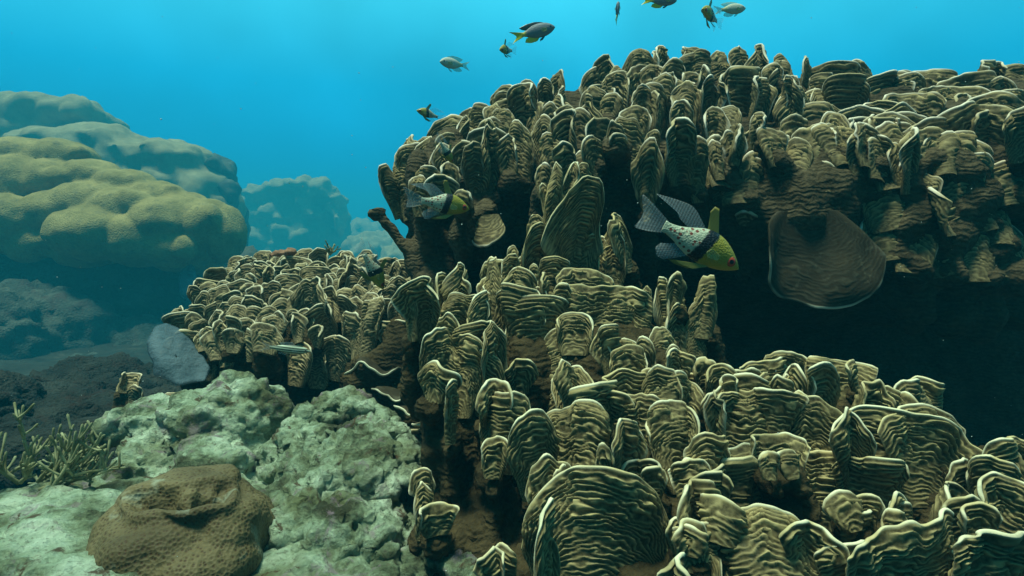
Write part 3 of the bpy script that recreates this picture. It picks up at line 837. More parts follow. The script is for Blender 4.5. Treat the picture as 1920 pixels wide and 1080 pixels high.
KX = 1.45
el_ = []
for px, py, rw, rh in [(60, 222, 130, 44), (150, 220, 58, 36), (20, 205, 90, 28), (110, 205, 60, 22), (-60, 240, 120, 60), (60, 260, 120, 50), (185, 225, 28, 28)]:
    el_.append(EB(px, py, 3.0, rw, rh, .22))
for px, py, rw, rh in [(110, 268, 80, 30), (175, 262, 70, 28), (220, 268, 50, 30), (260, 285, 60, 30), (160, 290, 80, 30), (310, 282, 50, 26), (350, 300, 46, 30), (300, 300, 66, 30), (230, 310, 80, 40),
                       (330, 350, 90, 60), (250, 360, 120, 80), (390, 400, 60, 80), (300, 460, 150, 120), (120, 400, 190, 150), (120, 520, 220, 120)]:
    el_.append(EB(px, py, 2.7, rw, rh, .2))
bc = blob("boulder_coral", el_, 0.0888, M_BOULD2, 4, [(0.606, 0.173, 'fbm'), (1.62, 0.0986, 'lump'), (4.47, 0.0296, 'fbm')])
tag(bc, "pale hazy boulder coral with flat shelves rising behind the mustard one", "coral", "boulder corals")

el_ = []
for k in range(46):
    t = rng.uniform(0, 1)
    px = 362 + 78 * t + rng.uniform(-14, 14); py = 272 + 60 * t ** 1.5 + abs(rng.normal()) * 60
    if px > 452: px = 440
    el_.append(EB(px, py, 2.75 + rng.uniform(-.1, .1), rng.uniform(8, 15), rng.uniform(10, 18), .04))
el_.append(EB(405, 370, 2.85, 38, 80, .12)); el_.append(EB(375, 330, 2.85, 20, 50, .1)); el_.append(EB(430, 430, 2.85, 30, 90, .12))
o = blob("knobby_coral", el_, 0.0690, M_DEADREEF, 2, [(2.84, 0.0789, 'fbm')])
tag(o, "dark rough knobby coral on the right shoulder of the hazy shelved boulder coral", "coral")

KX = 1.9
el_ = [EB(555, 415, 4.6, 92, 66, .34), EB(540, 470, 4.6, 110, 80, .36), EB(610, 440, 4.6, 46, 70, .28), EB(490, 420, 4.6, 40, 60, .3)]
for px, py, rw, rh in [(480, 447, 26, 16), (527, 436, 24, 16), (570, 440, 20, 17), (480, 362, 24, 14), (530, 350, 40, 16), (565, 345, 30, 12), (600, 356, 30, 16), (630, 380, 22, 22), (570, 380, 20, 12), (590, 400, 22, 14), (530, 408, 20, 10), (640, 410, 12, 30), (505, 400, 24, 20)]:
    el_.append(EB(px, py, 4.32, rw, rh, .14))
bc = blob("boulder_coral", el_, 0.1679, M_BOULD2, 2, [(0.621, 0.324, 'fbm'), (1.71, 0.194, 'lump'), (3.88, 0.0775, 'fbm')])
tag(bc, "blue rounded boulder coral head standing alone in the haze over the tan coral mound", "coral", "boulder corals")

el_ = [EB(700, 470, 4.2, 54, 34, .22), EB(672, 478, 4.0, 26, 18, .12), EB(696, 470, 3.95, 20, 16, .1), EB(725, 455, 4.4, 40, 26, .2), EB(770, 500, 3.4, 50, 60, .15), EB(740, 530, 3.6, 90, 40, .2)]
bc = blob("boulder_coral", el_, 0.1421, M_BOULD2, 2, [(0.621, 0.324, 'fbm'), (1.85, 0.194, 'lump')])
tag(bc, "small turquoise boulder coral far off beside the leaning coral finger", "coral", "boulder corals")
KX = 1.45
el_ = [EB(680, 462, 8.0, 60, 52, .5), EB(640, 470, 8.2, 50, 30, .4)]
bc = blob("boulder_coral", el_, 0.2465, M_BOULD2, 2, [(0.404, 0.493, 'fbm'), (1.42, 0.246, 'lump')])
tag(bc, "faintest and farthest boulder coral, a blue hump behind the coral head in the haze", "coral", "boulder corals")

KX = 1.0

# ------------------------------------------------------------------ ROCKS (bottom left)
m, nt, b = mat_new("pale_limestone", 0.9, 0.12)
N = NT(nt); co = N.n("ShaderNodeNewGeometry").outputs["Position"]
c = N.ramp(N.noise(co, 13, 7, 0.68), [(0.36, (0.06, 0.065, 0.035)), (0.45, (0.21, 0.26, 0.155)), (0.53, (0.41, 0.52, 0.36)), (0.64, (0.66, 0.78, 0.60))])
c = N.mix(N.ramp(N.noise(co, 8, 5, 0.6), [(0.51, (0, 0, 0)), (0.64, (.65, .65, .65))]), c, (0.16, 0.17, 0.07))
c = N.mix(N.ramp(N.noise(co, 19, 5, 0.7, 1.2), [(0.57, (0, 0, 0)), (0.66, (.7, .7, .7))]), c, (0.34, 0.24, 0.30))
c = N.mix(N.ramp(N.noise(co, 27, 5, 0.7, 0.8), [(0.60, (0, 0, 0)), (0.66, (.9, .9, .9))]), c, (0.10, 0.055, 0.03))
spk = N.noise(co, 150, 3, 0.7)
c = N.mix(N.ramp(spk, [(0.55, (0, 0, 0)), (0.70, (.7, .7, .7))]), c, (0.14, 0.13, 0.09))
N.l(c, b.inputs["Base Color"])
N.bump(N.math('ADD', N.noise(co, 70, 8, 0.75), N.math('MULTIPLY', N.voro(co, 110), 0.4)), 1.0, 0.014, b)
M_ROCK = m
M_SHADE_MOUND = boulder_mat("shade_black_mound", (0.012, 0.016, 0.015), (0.038, 0.044, 0.038), (0.03, 0.02, 0.016), 1.5)  # near-black colour painted to stand in for the hollow's shade
el_ = [E(*a) for a in [(440, 735, .96, 64, 34, .05), (462, 790, .94, 66, 84, .08), (440, 800, .92, 84, 60, .07), (362, 748, .93, 36, 28, .04), (350, 785, .92, 60, 44, .05), (280, 775, .94, 56, 26, .05), (240, 795, .95, 40, 30, .04),
                       (290, 835, .90, 70, 26, .06), (425, 870, .86, 84, 60, .08), (270, 875, .88, 60, 36, .06), (215, 905, .84, 50, 28, .05), (380, 900, .9, 170, 70, .1)]]
o = blob("limestone_rock", el_, 0.0048, M_ROCK, 3, [(7, .026, 'fbm'), (15, .010, 'fbm'), (20, .016, 'pit'), (30, .007, 'ridge'), (70, .004, 'fbm')])
tag(o, "pale knobbly dead coral rock below the tan coral mound, grey green on top", "rock", "pale rocks on the reef floor")
el_ = [E(*a) for a in [(640, 764, .90, 60, 15, .03), (590, 776, .90, 40, 13, .03), (590, 845, .90, 40, 26, .05), (660, 835, .92, 70, 26, .05), (715, 815, .87, 34, 30, .04), (650, 885, .84, 120, 56, .08), (730, 860, .82, 40, 60, .05), (560, 850, .88, 50, 60, .06),
                       (660, 930, .76, 130, 90, .09), (740, 960, .74, 60, 80, .06), (600, 1000, .7, 120, 80, .08), (700, 1040, .66, 120, 90, .07), (560, 940, .76, 60, 50, .06)]]
o = blob("limestone_rock", el_, 0.0045, M_ROCK, 2, [(8, .030, 'fbm'), (22, .010, 'ridge'), (34, .018, 'pit'), (50, .008, 'ridge'), (90, .004, 'fbm')])
tag(o, "rugged pitted white rock with purple crusts at the foot of the olive lettuce coral", "rock", "pale rocks on the reef floor")
el_ = [E(*a) for a in [(90, 1020, .62, 160, 50, .08), (60, 960, .70, 120, 36, .06), (230, 950, .72, 120, 30, .06), (130, 935, .76, 70, 18, .05), (480, 1000, .70, 100, 60, .07), (200, 1080, .58, 240, 70, .08), (560, 1085, .60, 160, 50, .06), (20, 1080, .56, 140, 60, .06), (420, 920, .8, 140, 30, .06)]]
o = blob("limestone_rock", el_, 0.0048, M_ROCK, 3, [(9, .014, 'fbm'), (30, .006, 'ridge'), (32, .008, 'pit')])
tag(o, "low bright slab of pale rock under the brown dimpled coral, bottom left corner", "rock", "pale rocks on the reef floor")
el_ = [E(*a) for a in [(40, 790, 1.75, 170, 60, .2), (170, 800, 1.6, 120, 60, .15), (300, 790, 1.5, 110, 60, .12), (60, 850, 1.35, 150, 50, .15), (-60, 780, 1.5, 120, 80, .15), (200, 850, 1.3, 120, 50, .1), (180, 740, 2.0, 140, 50, .2)]]  # mound added to darken the hollow, where there is only shadow
o = blob("shade_mound", el_, 0.011, M_SHADE_MOUND, 3, [(6, .04, 'fbm'), (20, .016, 'ridge'), (60, .006, 'fbm')])
tag(o, "added mound, its near black colour standing in for shade in the hollow behind the pale slab and the branching corals", "reef rock")
# broken rubble
rub_l = ["small angular white stone at the foot of the white rock, below the lettuce plates", "flat grey stone leaning on the lettuce coral's foot at the bottom edge", "rounded pale stone wedged between white rock and coral stalks", "chalky lump of rubble at the bottom edge, beside the white rock", "dull green stone lowest beside the lettuce stalks"]
for k, (px, py, d, rw, rh) in enumerate([(815, 1030, .62, 34, 34), (860, 1060, .60, 40, 26), (780, 1060, .62, 30, 24), (700, 1085, .58, 44, 20), (900, 1085, .58, 36, 24)]):
    o = blob("rubble_stone", [E(px, py, d, rw, rh, .018), E(px + 10, py + 8, d - .01, rw * .7, rh * .8, .016)], 0.003, M_ROCK, 2, [(40, .008, 'fbm'), (90, .003, 'ridge')])
    tag(o, rub_l[k], "stone", "loose rubble stones")

# ------------------------------------------------------------------ BROWN DIMPLED CORAL
m, nt, b = mat_new("brown_star_coral", 0.7, 0.25)
N = NT(nt); co = N.n("ShaderNodeNewGeometry").outputs["Position"]
vd = N.voro(co, 270, 'F1', 0.8)
pit = N.ramp(vd, [(0.18, (1, 1, 1)), (0.42, (0, 0, 0))])
c = N.ramp(N.noise(co, 16, 4), [(0.3, (0.070, 0.052, 0.020)), (0.7, (0.165, 0.127, 0.058))])
c = N.mix(N.math('MULTIPLY', pit, 0.85), c, (0.05, 0.024, 0.008))
pa = N.ramp(N.noise(co, 20, 4, 0.6, .4), [(0.60, (0, 0, 0)), (0.72, (.7, .7, .7))])
c = N.mix(pa, c, (0.34, 0.38, 0.29))
N.l(c, b.inputs["Base Color"])
N.bump(N.math('ADD', N.math('MULTIPLY', vd, 1.0), N.math('MULTIPLY', N.noise(co, 60), .4)), 0.45, 0.003, b)
el_ = [E(345, 1010, .61, 158, 100, .085), E(345, 910, .635, 96, 28, .045, -3), E(285, 935, .625, 66, 40, .045, -12), E(385, 955, .592, 98, 34, .035, 4), E(305, 985, .585, 96, 46, .04, -8),
       E(440, 985, .60, 62, 62, .05), E(250, 990, .605, 60, 66, .05), E(370, 1050, .575, 116, 66, .05), E(290, 1050, .58, 90, 56, .04)]
o = blob("dimpled_coral", el_, 0.003, m, 8, [(9, .010, 'fbm'), (24, .003, 'fbm')], groove=[([(262, 948), (300, 940), (345, 941), (385, 931), (412, 930)], 15.0, .020)])
tag(o, "rounded brown coral lump with a deep groove and dark dimples, on the pale slab", "coral")

# ------------------------------------------------------------------ PALE SPONGE FANS
m, nt, b = mat_new("pale_grey_sponge", 0.7, 0.2)
N = NT(nt); co = N.n("ShaderNodeNewGeometry").outputs["Position"]
c = N.ramp(N.noise(co, 18, 5, .6), [(0.3, (0.06, 0.11, 0.14)), (0.7, (0.13, 0.20, 0.24))])
c = N.mix(N.ramp(N.noise(co, 45, 4), [(0.6, (0, 0, 0)), (0.7, (.6, .6, .6))]), c, (0.16, 0.19, 0.2))
N.l(c, b.inputs["Base Color"]); N.bump(N.noise(co, 90, 5), .8, .006, b); b.inputs["Alpha"].default_value = .62
M_SPONGE = m


def sheet(name, outline, d, tilt_d, thick, mat, wob=0.01, seed=0):
    """a soft lobed sheet: rings from the rim of an outline (photo pixels) to its middle, thick and closed, edge leaning tilt_d metres"""
    pts = np.array(outline, float)
    # resample with smoothing
    n = 96
    q = np.concatenate([pts, pts[:1]]); L = np.concatenate([[0], np.cumsum(np.hypot(*np.diff(q, axis=0).T))])
    t = np.linspace(0, L[-1], n, endpoint=False)
    R = np.stack([np.interp(t, L, q[:, 0]), np.interp(t, L, q[:, 1])], -1)
    for _ in range(1): R = 0.5 * R + 0.25 * (np.roll(R, 1, 0) + np.roll(R, -1, 0))
    c = R.mean(0); y0, y1 = R[:, 1].min(), R[:, 1].max()
    rings = []
    for side in (1, -1):
        ks = np.linspace(1, 0.03, 16) if side == 1 else np.linspace(0.03, 1, 16)
        for k in ks:
            ring = []
            for x, y in c + (R - c) * k:
                dd = d + tilt_d * ((y1 - y) / (y1 - y0) - .5) + wob * noise3(np.array([x * .012 + seed, y * .012, 0.0]))
                dd -= side * thick * .5 * math.sqrt(max(0, 1 - k ** 6))
                ring.append(P(x, y, dd))
            rings.append(ring)
    V = np.array(rings).reshape(-1, 3)
    me = mesh_np(name, V, grid_quads(len(rings), n, True)[:, ::-1], mat)
    # close the two middles
    bm = bmesh.new(); bm.from_mesh(me)
    bmesh.ops.remove_doubles(bm, verts=bm.verts, dist=1e-6)
    bmesh.ops.holes_fill(bm, edges=[e for e in bm.edges if e.is_boundary], sides=0)
    bmesh.ops.recalc_face_normals(bm, faces=bm.faces)
    ctr = sum((v.co for v in bm.verts), Vector()) / len(bm.verts)
    bmesh.ops.translate(bm, verts=bm.verts, vec=-ctr)
    bm.to_mesh(me); bm.free()
    me.polygons.foreach_set("use_smooth", np.full(len(me.polygons), True))
    o = obj(name, me); o.location = ctr
    return o


o = sheet("fan_sponge", [(275, 640), (290, 612), (312, 605), (338, 616), (360, 640), (380, 665), (395, 690), (385, 715), (360, 718), (335, 724), (310, 712), (288, 705), (287, 680), (277, 662)], 1.06, .10, .014, M_SPONGE, .04, 3)
tag(o, "thin pale blue grey fan sponge leaning at the left side of the tan coral mound", "sponge", "pale fan sponges")
o = sheet("fan_sponge", [(344, 465), (352, 458), (362, 490), (372, 530), (374, 560), (356, 566), (338, 556), (334, 525), (342, 500)], 5.9, .2, .12, M_SPONGE, .02, 9)
tag(o, "narrow pale sponge hanging beneath the right end of the mustard boulder coral", "sponge", "pale fan sponges")
m, nt, b = mat_new("rusty_sponge", 0.8, 0.1)
N = NT(nt); co = N.n("ShaderNodeNewGeometry").outputs["Position"]
c = N.ramp(N.noise(co, 22, 5), [(0.3, (0.10, 0.045, 0.02)), (0.7, (0.26, 0.12, 0.05))])
N.l(c, b.inputs["Base Color"]); N.bump(N.noise(co, 60, 4), .6, .006, b)
o = blob("rusty_sponge", [EB(30, 722, 1.58, 60, 26, .06), EB(70, 735, 1.58, 34, 24, .05), EB(8, 735, 1.56, 40, 24, .05)], .009, m, 3, [(16, .02, 'fbm')])
tag(o, "rust brown encrusting sponge low on the dark reef wall at the left", "sponge")
m2_, nt, b = mat_new("red_algae", 0.8, 0.1); b.inputs["Base Color"].default_value = (0.36, 0.085, 0.055, 1)
N = NT(nt); co = N.pos("Object")
c = N.ramp(N.noise(co, 90, 4), [(0.35, (0.15, 0.075, 0.045)), (0.65, (0.28, 0.16, 0.10))]); N.l(c, b.inputs["Base Color"])
o = blob("red_sponge", [E(528, 475, 1.34, 16, 5, .02), E(545, 473, 1.34, 12, 5, .02), E(514, 478, 1.33, 9, 5, .015)], .004, m2_, 2, [(60, .006, 'fbm')])
tag(o, "small red tuft on the crest of the tan coral mound", "sponge")

# knob of ridged coral in the dark behind the rock
kn = empty("ridged_coral", P(240, 770, 1.15), "little ridged brown coral knob in the dark behind the pale knobbly rock", "coral")
for sp in [(240, 708, 40, 24, dict(tilt=-40, ext=1.3)), (224, 716, 28, 20, dict(tilt=-30)), (255, 722, 30, 22, {}), (262, 748, 30, 20, {}), (292, 742, 40, 22, {}), (322, 738, 34, 20, {})]:
    add_plate(kn, sp, 1.15, 0.006, M_MID, rng, dict(name="coral_plate", detail=.8))
blob("coral_base", [E(242, 744, 1.17, 22, 18, .03), E(250, 765, 1.17, 34, 20, .03), E(300, 766, 1.16, 50, 18, .03)], .006, M_STALK, 2, [(30, .008, 'fbm')], kn)


# ------------------------------------------------------------------ tubes: branching soft corals
def tube(pts, rad, sides=7):
    pts = np.asarray(pts, float); rad = np.asarray(rad, float)
    T = np.gradient(pts, axis=0); T /= np.linalg.norm(T, axis=1)[:, None] + 1e-9
    ref = np.array([0.3, 0.9, 0.2]); A = np.cross(T, ref); A /= np.linalg.norm(A, axis=1)[:, None] + 1e-9
    B = np.cross(T, A)
    th = np.linspace(0, 2 * math.pi, sides, endpoint=False)
    R = pts[:, None] + rad[:, None, None] * (A[:, None] * np.cos(th)[None, :, None] + B[:, None] * np.sin(th)[None, :, None])
    R = np.concatenate([pts[:1, None] + 0 * R[:1], R, (pts[-1] + T[-1] * rad[-1])[None, None] + 0 * R[:1]], 0)
    return R.reshape(-1, 3), grid_quads(R.shape[0], sides, True)


def branch_mesh(name, p0, dirv, length, r0, mat, r, side_n=10, side_len=.3):
    vs, qs, off = [], [], 0
    def put(pts, rad):
        nonlocal off
        v, q = tube(pts, rad); vs.append(v); qs.append(q + off); off += len(v)
    n = 16; t = np.linspace(0, 1, n)
    bend = r.normal(size=3) * length * .18
    pts = np.array(p0) + np.outer(t, np.array(dirv) * length) + np.outer(t ** 2, bend) + np.stack([.02 * length * np.sin(t * 11 + r.uniform(0, 6)) for _ in range(3)], -1)
    put(pts, r0 * (1 - .55 * t) * (1 + .12 * np.sin(t * 40)))
    for k in range(side_n):
        i = int(r.uniform(.2, .98) * (n - 1))
        dv = np.array(dirv) + r.normal(size=3) * .8; dv[2] += .3; dv /= np.linalg.norm(dv)
        L = length * side_len * r.uniform(.5, 1.2)
        tt = np.linspace(0, 1, 7)
        put(pts[i] + np.outer(tt, dv * L) + np.outer(tt ** 2, [0, 0, L * .25]), r0 * .6 * (1 - .3 * tt) * (1 + .35 * (tt > .8)))
    return mesh_np(name, np.concatenate(vs) - np.array(p0), np.concatenate(qs), mat)


m, nt, b = mat_new("olive_soft_coral", 0.8, 0.15)
N = NT(nt); co = N.n("ShaderNodeNewGeometry").outputs["Position"]
c = N.ramp(N.noise(co, 60, 3), [(0.35, (0.13, 0.13, 0.06)), (0.65, (0.32, 0.33, 0.19))]); N.l(c, b.inputs["Base Color"])
M_SOFT = m
sc = empty("branching_coral", P(150, 905, .92), "olive branching soft coral with stubby twigs growing beside the pale rock", "coral", "branching soft corals")
for (dx, dz, L) in [(-.75, .8, .105), (-.35, 1.0, .10), (.05, 1.0, .115), (.3, 1.0, .075), (-1.0, .45, .075), (.5, .7, .06), (-.1, .8, .07)]:
    dv = Vector((dx, random.uniform(-.3, .3), dz)).normalized()
    o = obj("branch", branch_mesh("branch", P(150, 905, .92), dv, L * .8, .0025, M_SOFT, rng, 24, .2), sc); o.location = (0, 0, 0)
sc = empty("branching_coral", P(24, 912, .72), "dense feathery coral bush at the left edge with many upturned tips", "coral", "branching soft corals")
for k in range(16):
    dv = Vector((random.uniform(-.5, 1.1), random.uniform(-.4, .4), random.uniform(.45, 1.0))).normalized()
    q = Vector((random.uniform(-.03, .06), random.uniform(-.02, .03), 0))
    o = obj("branch", branch_mesh("branch", P(24, 912, .72), dv, random.uniform(.055, .088), .0026, M_SOFT, rng, 14, .3), sc); o.location = q
o = empty("branching_coral", P(618, 478, 1.33), "tiny pale branching tuft standing on the crest of the tan coral mound", "coral", "branching soft corals")
for (dx, dz) in [(-.4, 1), (.3, 1), (0, 1), (.7, .6)]:
    c_ = obj("branch", branch_mesh("branch", P(618, 478, 1.33), Vector((dx, 0, dz)).normalized(), .022, .0022, M_SOFT, rng, 5, .4), o); c_.location = (0, 0, 0)


# ------------------------------------------------------------------ FISH
def loft_body(name, prof, mat):
    prof = np.array(prof, float)
    t = np.linspace(0, len(prof) - 1, 64); i = np.arange(len(prof))
    # smooth interpolation
    def cub(y):
        m_ = np.gradient(y)
        k = np.clip(t.astype(int), 0, len(prof) - 2); u = t - k
        h00 = 2 * u ** 3 - 3 * u ** 2 + 1; h10 = u ** 3 - 2 * u ** 2 + u; h01 = -2 * u ** 3 + 3 * u ** 2; h11 = u ** 3 - u ** 2
        return h00 * y[k] + h10 * m_[k] + h01 * y[k + 1] + h11 * m_[k + 1]
    x, zt, zb, w = (cub(prof[:, j]) for j in range(4))
    n = 28; a = np.linspace(0, 2 * math.pi, n, endpoint=False)
    zc = (zt + zb) / 2; hz = np.maximum((zt - zb) / 2, .002); w = np.maximum(w, .002)
    V = np.stack([np.repeat(x[:, None], n, 1), w[:, None] * np.sign(np.sin(a)) * np.abs(np.sin(a)) ** 1.15, zc[:, None] + hz[:, None] * np.cos(a)], -1)
    V = np.concatenate([np.repeat([[[x[0], 0, zc[0]]]], n, 1), V, np.repeat([[[x[-1], 0, zc[-1]]]], n, 1)], 0)
    return mesh_np(name, V.reshape(-1, 3), grid_quads(V.shape[0], n, True), mat)


def fin_mesh(name, base, tip, mat, y0=0.0, sway=0.0, splay=0.0, th=.010):
    def rs(p, n):
        p = np.array(p, float); L = np.concatenate([[0], np.cumsum(np.hypot(*np.diff(p, axis=0).T))]); t = np.linspace(0, L[-1], n)
        q = np.stack([np.interp(t, L, p[:, 0]), np.interp(t, L, p[:, 1])], -1)
        for _ in range(2): q[1:-1] = .5 * q[1:-1] + .25 * (q[:-2] + q[2:])
        return q
    n, k = 26, 10
    B, T = rs(base, n), rs(tip, n)
    f = np.linspace(0, 1, k)[:, None, None]
    G = B[None] * (1 - f) + T[None] * f
    ff = f[..., 0]; u = np.linspace(0, 1, n)[None]
    y = y0 + splay * ff + sway * ff ** 1.6 * np.sin(u * 3 + .4) + .004 * ff * np.sin(u * 60)
    hth = th * .5 * (1 - .75 * ff) * np.sqrt(np.clip(1 - np.abs(2 * u - 1) ** 8, 0, 1))
    fr = np.stack([G[..., 0], y - hth, G[..., 1]], -1); bk = np.stack([G[..., 0], y + hth, G[..., 1]], -1)
    V = np.concatenate([fr, bk[::-1]], 0)
    return mesh_np(name, V.reshape(-1, 3), grid_quads(2 * k, n, False), mat)


def fin_mat(name, col, alpha, tip=None):
    m, nt, b = mat_new(name, 0.35, 0.4)
    N = NT(nt); co = N.pos("Object")
    w = N.n("ShaderNodeTexWave"); w.bands_direction = 'X'; w.inputs["Scale"].default_value = 9; w.inputs["Distortion"].default_value = 1.5
    N.l(co, w.inputs["Vector"])
    c = N.mix(N.math('MULTIPLY', w.outputs["Fac"], .2), col, tuple(.55 * k for k in col))
    N.l(c, b.inputs["Base Color"])
    N.l(N.math('MULTIPLY_ADD', w.outputs["Fac"], .12, alpha - .06, clamp=True), b.inputs["Alpha"])
    return m


F_CLEAR = fin_mat("clear_grey_fin", (0.66, 0.74, 0.78), .13)
F_OLIVE = fin_mat("olive_fin", (0.30, 0.27, 0.06), .8)
F_YEL = fin_mat("yellow_fin", (0.95, 0.78, 0.02), .95)
F_DARK = fin_mat("black_fin", (0.02, 0.025, 0.03), .97)
F_PALE = fin_mat("pale_yellow_fin", (0.50, 0.52, 0.20), .4)


def eye_mat(name, iris):
    m, nt, b = mat_new(name, 0.12, 0.6)
    N = NT(nt); s = N.xyz(N.pos("Object"))
    r = N.math('SQRT', N.math('ADD', N.math('MULTIPLY', s[0], s[0]), N.math('MULTIPLY', s[2], s[2])))
    c = N.ramp(r, [(0.0, (0.004, 0.004, 0.004)), (0.40, (0.006, 0.004, 0.004)), (0.50, iris), (0.88, iris), (0.97, tuple(.3 * k for k in iris))])
    N.l(c, b.inputs["Base Color"]); return m


EYE_RED = eye_mat("red_eye", (0.40, 0.055, 0.02)); EYE_GREY = eye_mat("grey_eye", (0.14, 0.15, 0.15))
# spotted, banded cardinalfish
m, nt, b = mat_new("cardinalfish_skin", 0.45, 0.35)
N = NT(nt); co = N.pos("Object"); s = N.xyz(co)
wob = N.math('MULTIPLY', N.math('SUBTRACT', N.noise(co, 22, 2), .5), .05)
u = N.math('ADD', N.math('SUBTRACT', s[0], N.math('MULTIPLY', s[2], .235)), wob)     # slanting band
yel = N.ramp(N.noise(co, 7, 3), [(0.3, (0.36, 0.40, 0.035)), (0.7, (0.54, 0.56, 0.08))])
yel = N.mix(N.ramp(s[2], [(0.40, (1, 1, 1)), (0.52, (0, 0, 0))]), yel, (0.32, 0.28, 0.03))
zb_ = N.n("ShaderNodeMapRange"); zb_.inputs[1].default_value = -.18; zb_.inputs[2].default_value = .05
N.l(s[2], zb_.inputs[0])
sp2 = N.voro(co, 16.5, 'F1', 0.45)
spots = N.ramp(sp2, [(0.29, (1, 1, 1)), (0.39, (0, 0, 0))])
rear = N.mix(spots, N.ramp(N.noise(co, 40, 2), [(0.3, (0.36, 0.40, 0.29)), (0.7, (0.50, 0.53, 0.40))]), (0.20, 0.05, 0.03))
blk = N.mix(N.ramp(N.voro(co, 26, 'F1', .8), [(0.12, (.7, .7, .7)), (0.24, (0, 0, 0))]), (0.004, 0.006, 0.010), (0.08, 0.10, 0.12))
f1 = N.n("ShaderNodeMapRange"); f1.inputs[1].default_value = .030; f1.inputs[2].default_value = .050; N.l(u, f1.inputs[0])
f2 = N.n("ShaderNodeMapRange"); f2.inputs[1].default_value = -.108; f2.inputs[2].default_value = -.088; N.l(u, f2.inputs[0])
c = N.mix(f2.outputs[0], rear, blk); c = N.mix(f1.outputs[0], c, yel)
N.l(c, b.inputs["Base Color"])
N.bump(N.voro(co, 42), .25, .006, b)
M_CARD = m
CARD = [(.505, .006, -.006, .008), (.47, .045, -.035, .03), (.40, .105, -.08, .062), (.30, .172, -.125, .088), (.17, .228, -.16, .105), (.02, .245, -.182, .108), (-.12, .208, -.17, .095), (-.25, .145, -.135, .072), (-.38, .092, -.088, .045), (-.49, .07, -.068, .024), (-.55, .074, -.07, .010)]
ME_CARD = loft_body("body", CARD, M_CARD)
CARD_FINS = [
    ("tail_fin", fin_mesh("tail_fin", [(-.50, .066), (-.52, 0), (-.50, -.066)], [(-.78, .17), (-.96, .22), (-.90, .13), (-.82, .02), (-.82, -.07), (-.86, -.19), (-.70, -.15)], F_CLEAR, sway=.05)),
    ("front_dorsal_fin", fin_mesh("front_dorsal_fin", [(.09, .23), (.0, .235), (-.06, .225)], [(-.06, .50), (-.12, .50), (-.14, .42)], F_OLIVE)),
    ("rear_dorsal_fin", fin_mesh("rear_dorsal_fin", [(-.08, .215), (-.18, .17), (-.28, .13)], [(-.27, .345), (-.36, .385), (-.50, .365), (-.66, .33), (-.84, .285), (-.64, .285), (-.50, .235), (-.42, .165)], F_CLEAR, sway=.04)),
    ("anal_fin", fin_mesh("anal_fin", [(-.12, -.165), (-.22, -.14), (-.32, -.105)], [(-.36, -.345), (-.46, -.35), (-.52, -.27), (-.48, -.19)], F_CLEAR, sway=-.04)),
    ("pelvic_fin", fin_mesh("pelvic_fin", [(.16, -.155), (.06, -.175)], [(-.02, -.285), (-.20, -.315), (-.28, -.30)], F_OLIVE, y0=-.03, splay=-.05)),
    ("pelvic_fin", fin_mesh("pelvic_fin", [(.16, -.155), (.06, -.175)], [(-.02, -.285), (-.20, -.315), (-.28, -.30)], F_OLIVE, y0=.03, splay=.05)),
    ("pectoral_fin", fin_mesh("pectoral_fin", [(.19, .01), (.19, -.06)], [(.05, .03), (.01, -.04), (.06, -.09)], F_PALE, y0=-.104, splay=-.03)),
    ("pectoral_fin", fin_mesh("pectoral_fin", [(.19, .01), (.19, -.06)], [(.05, .03), (.01, -.04), (.06, -.09)], F_PALE, y0=.104, splay=.03)),
]


def damsel_mat(name, body, belly, rear, edge):
    m, nt, b = mat_new(name, 0.5, 0.3)
    N = NT(nt); co = N.pos("Object"); s = N.xyz(co)
    z = N.n("ShaderNodeMapRange"); z.inputs[1].default_value = -.16; z.inputs[2].default_value = .06; N.l(s[2], z.inputs[0])
    c = N.mix(z.outputs[0], belly, body)
    x = N.n("ShaderNodeMapRange"); x.inputs[1].default_value = edge - .05; x.inputs[2].default_value = edge + .05; N.l(s[0], x.inputs[0])
    c = N.mix(x.outputs[0], rear, c)
    sc_ = N.voro(co, 34, 'F1', .4)
    c = N.mix(N.math('MULTIPLY', sc_, .5), c, tuple(.5 * k for k in body))
    N.l(c, b.inputs["Base Color"]); N.bump(sc_, .25, .008, b); return m


M_DGREY = damsel_mat("grey_damselfish_skin", (0.19, 0.22, 0.27), (0.32, 0.33, 0.32), (0.90, 0.74, 0.03), -.40)
M_DPALE = damsel_mat("pale_damselfish_skin", (0.62, 0.66, 0.56), (0.70, 0.70, 0.50), (0.70, 0.68, 0.34), -.30)
DAM = [(.505, .005, -.010, .01), (.46, .06, -.055, .04), (.36, .135, -.12, .07), (.20, .19, -.175, .09), (.02, .20, -.19, .092), (-.16, .175, -.165, .075), (-.32, .11, -.11, .05), (-.44, .066, -.068, .028), (-.52, .06, -.06, .012)]
ME_DG = loft_body("body", DAM, M_DGREY); ME_DP = loft_body("body", DAM, M_DPALE)


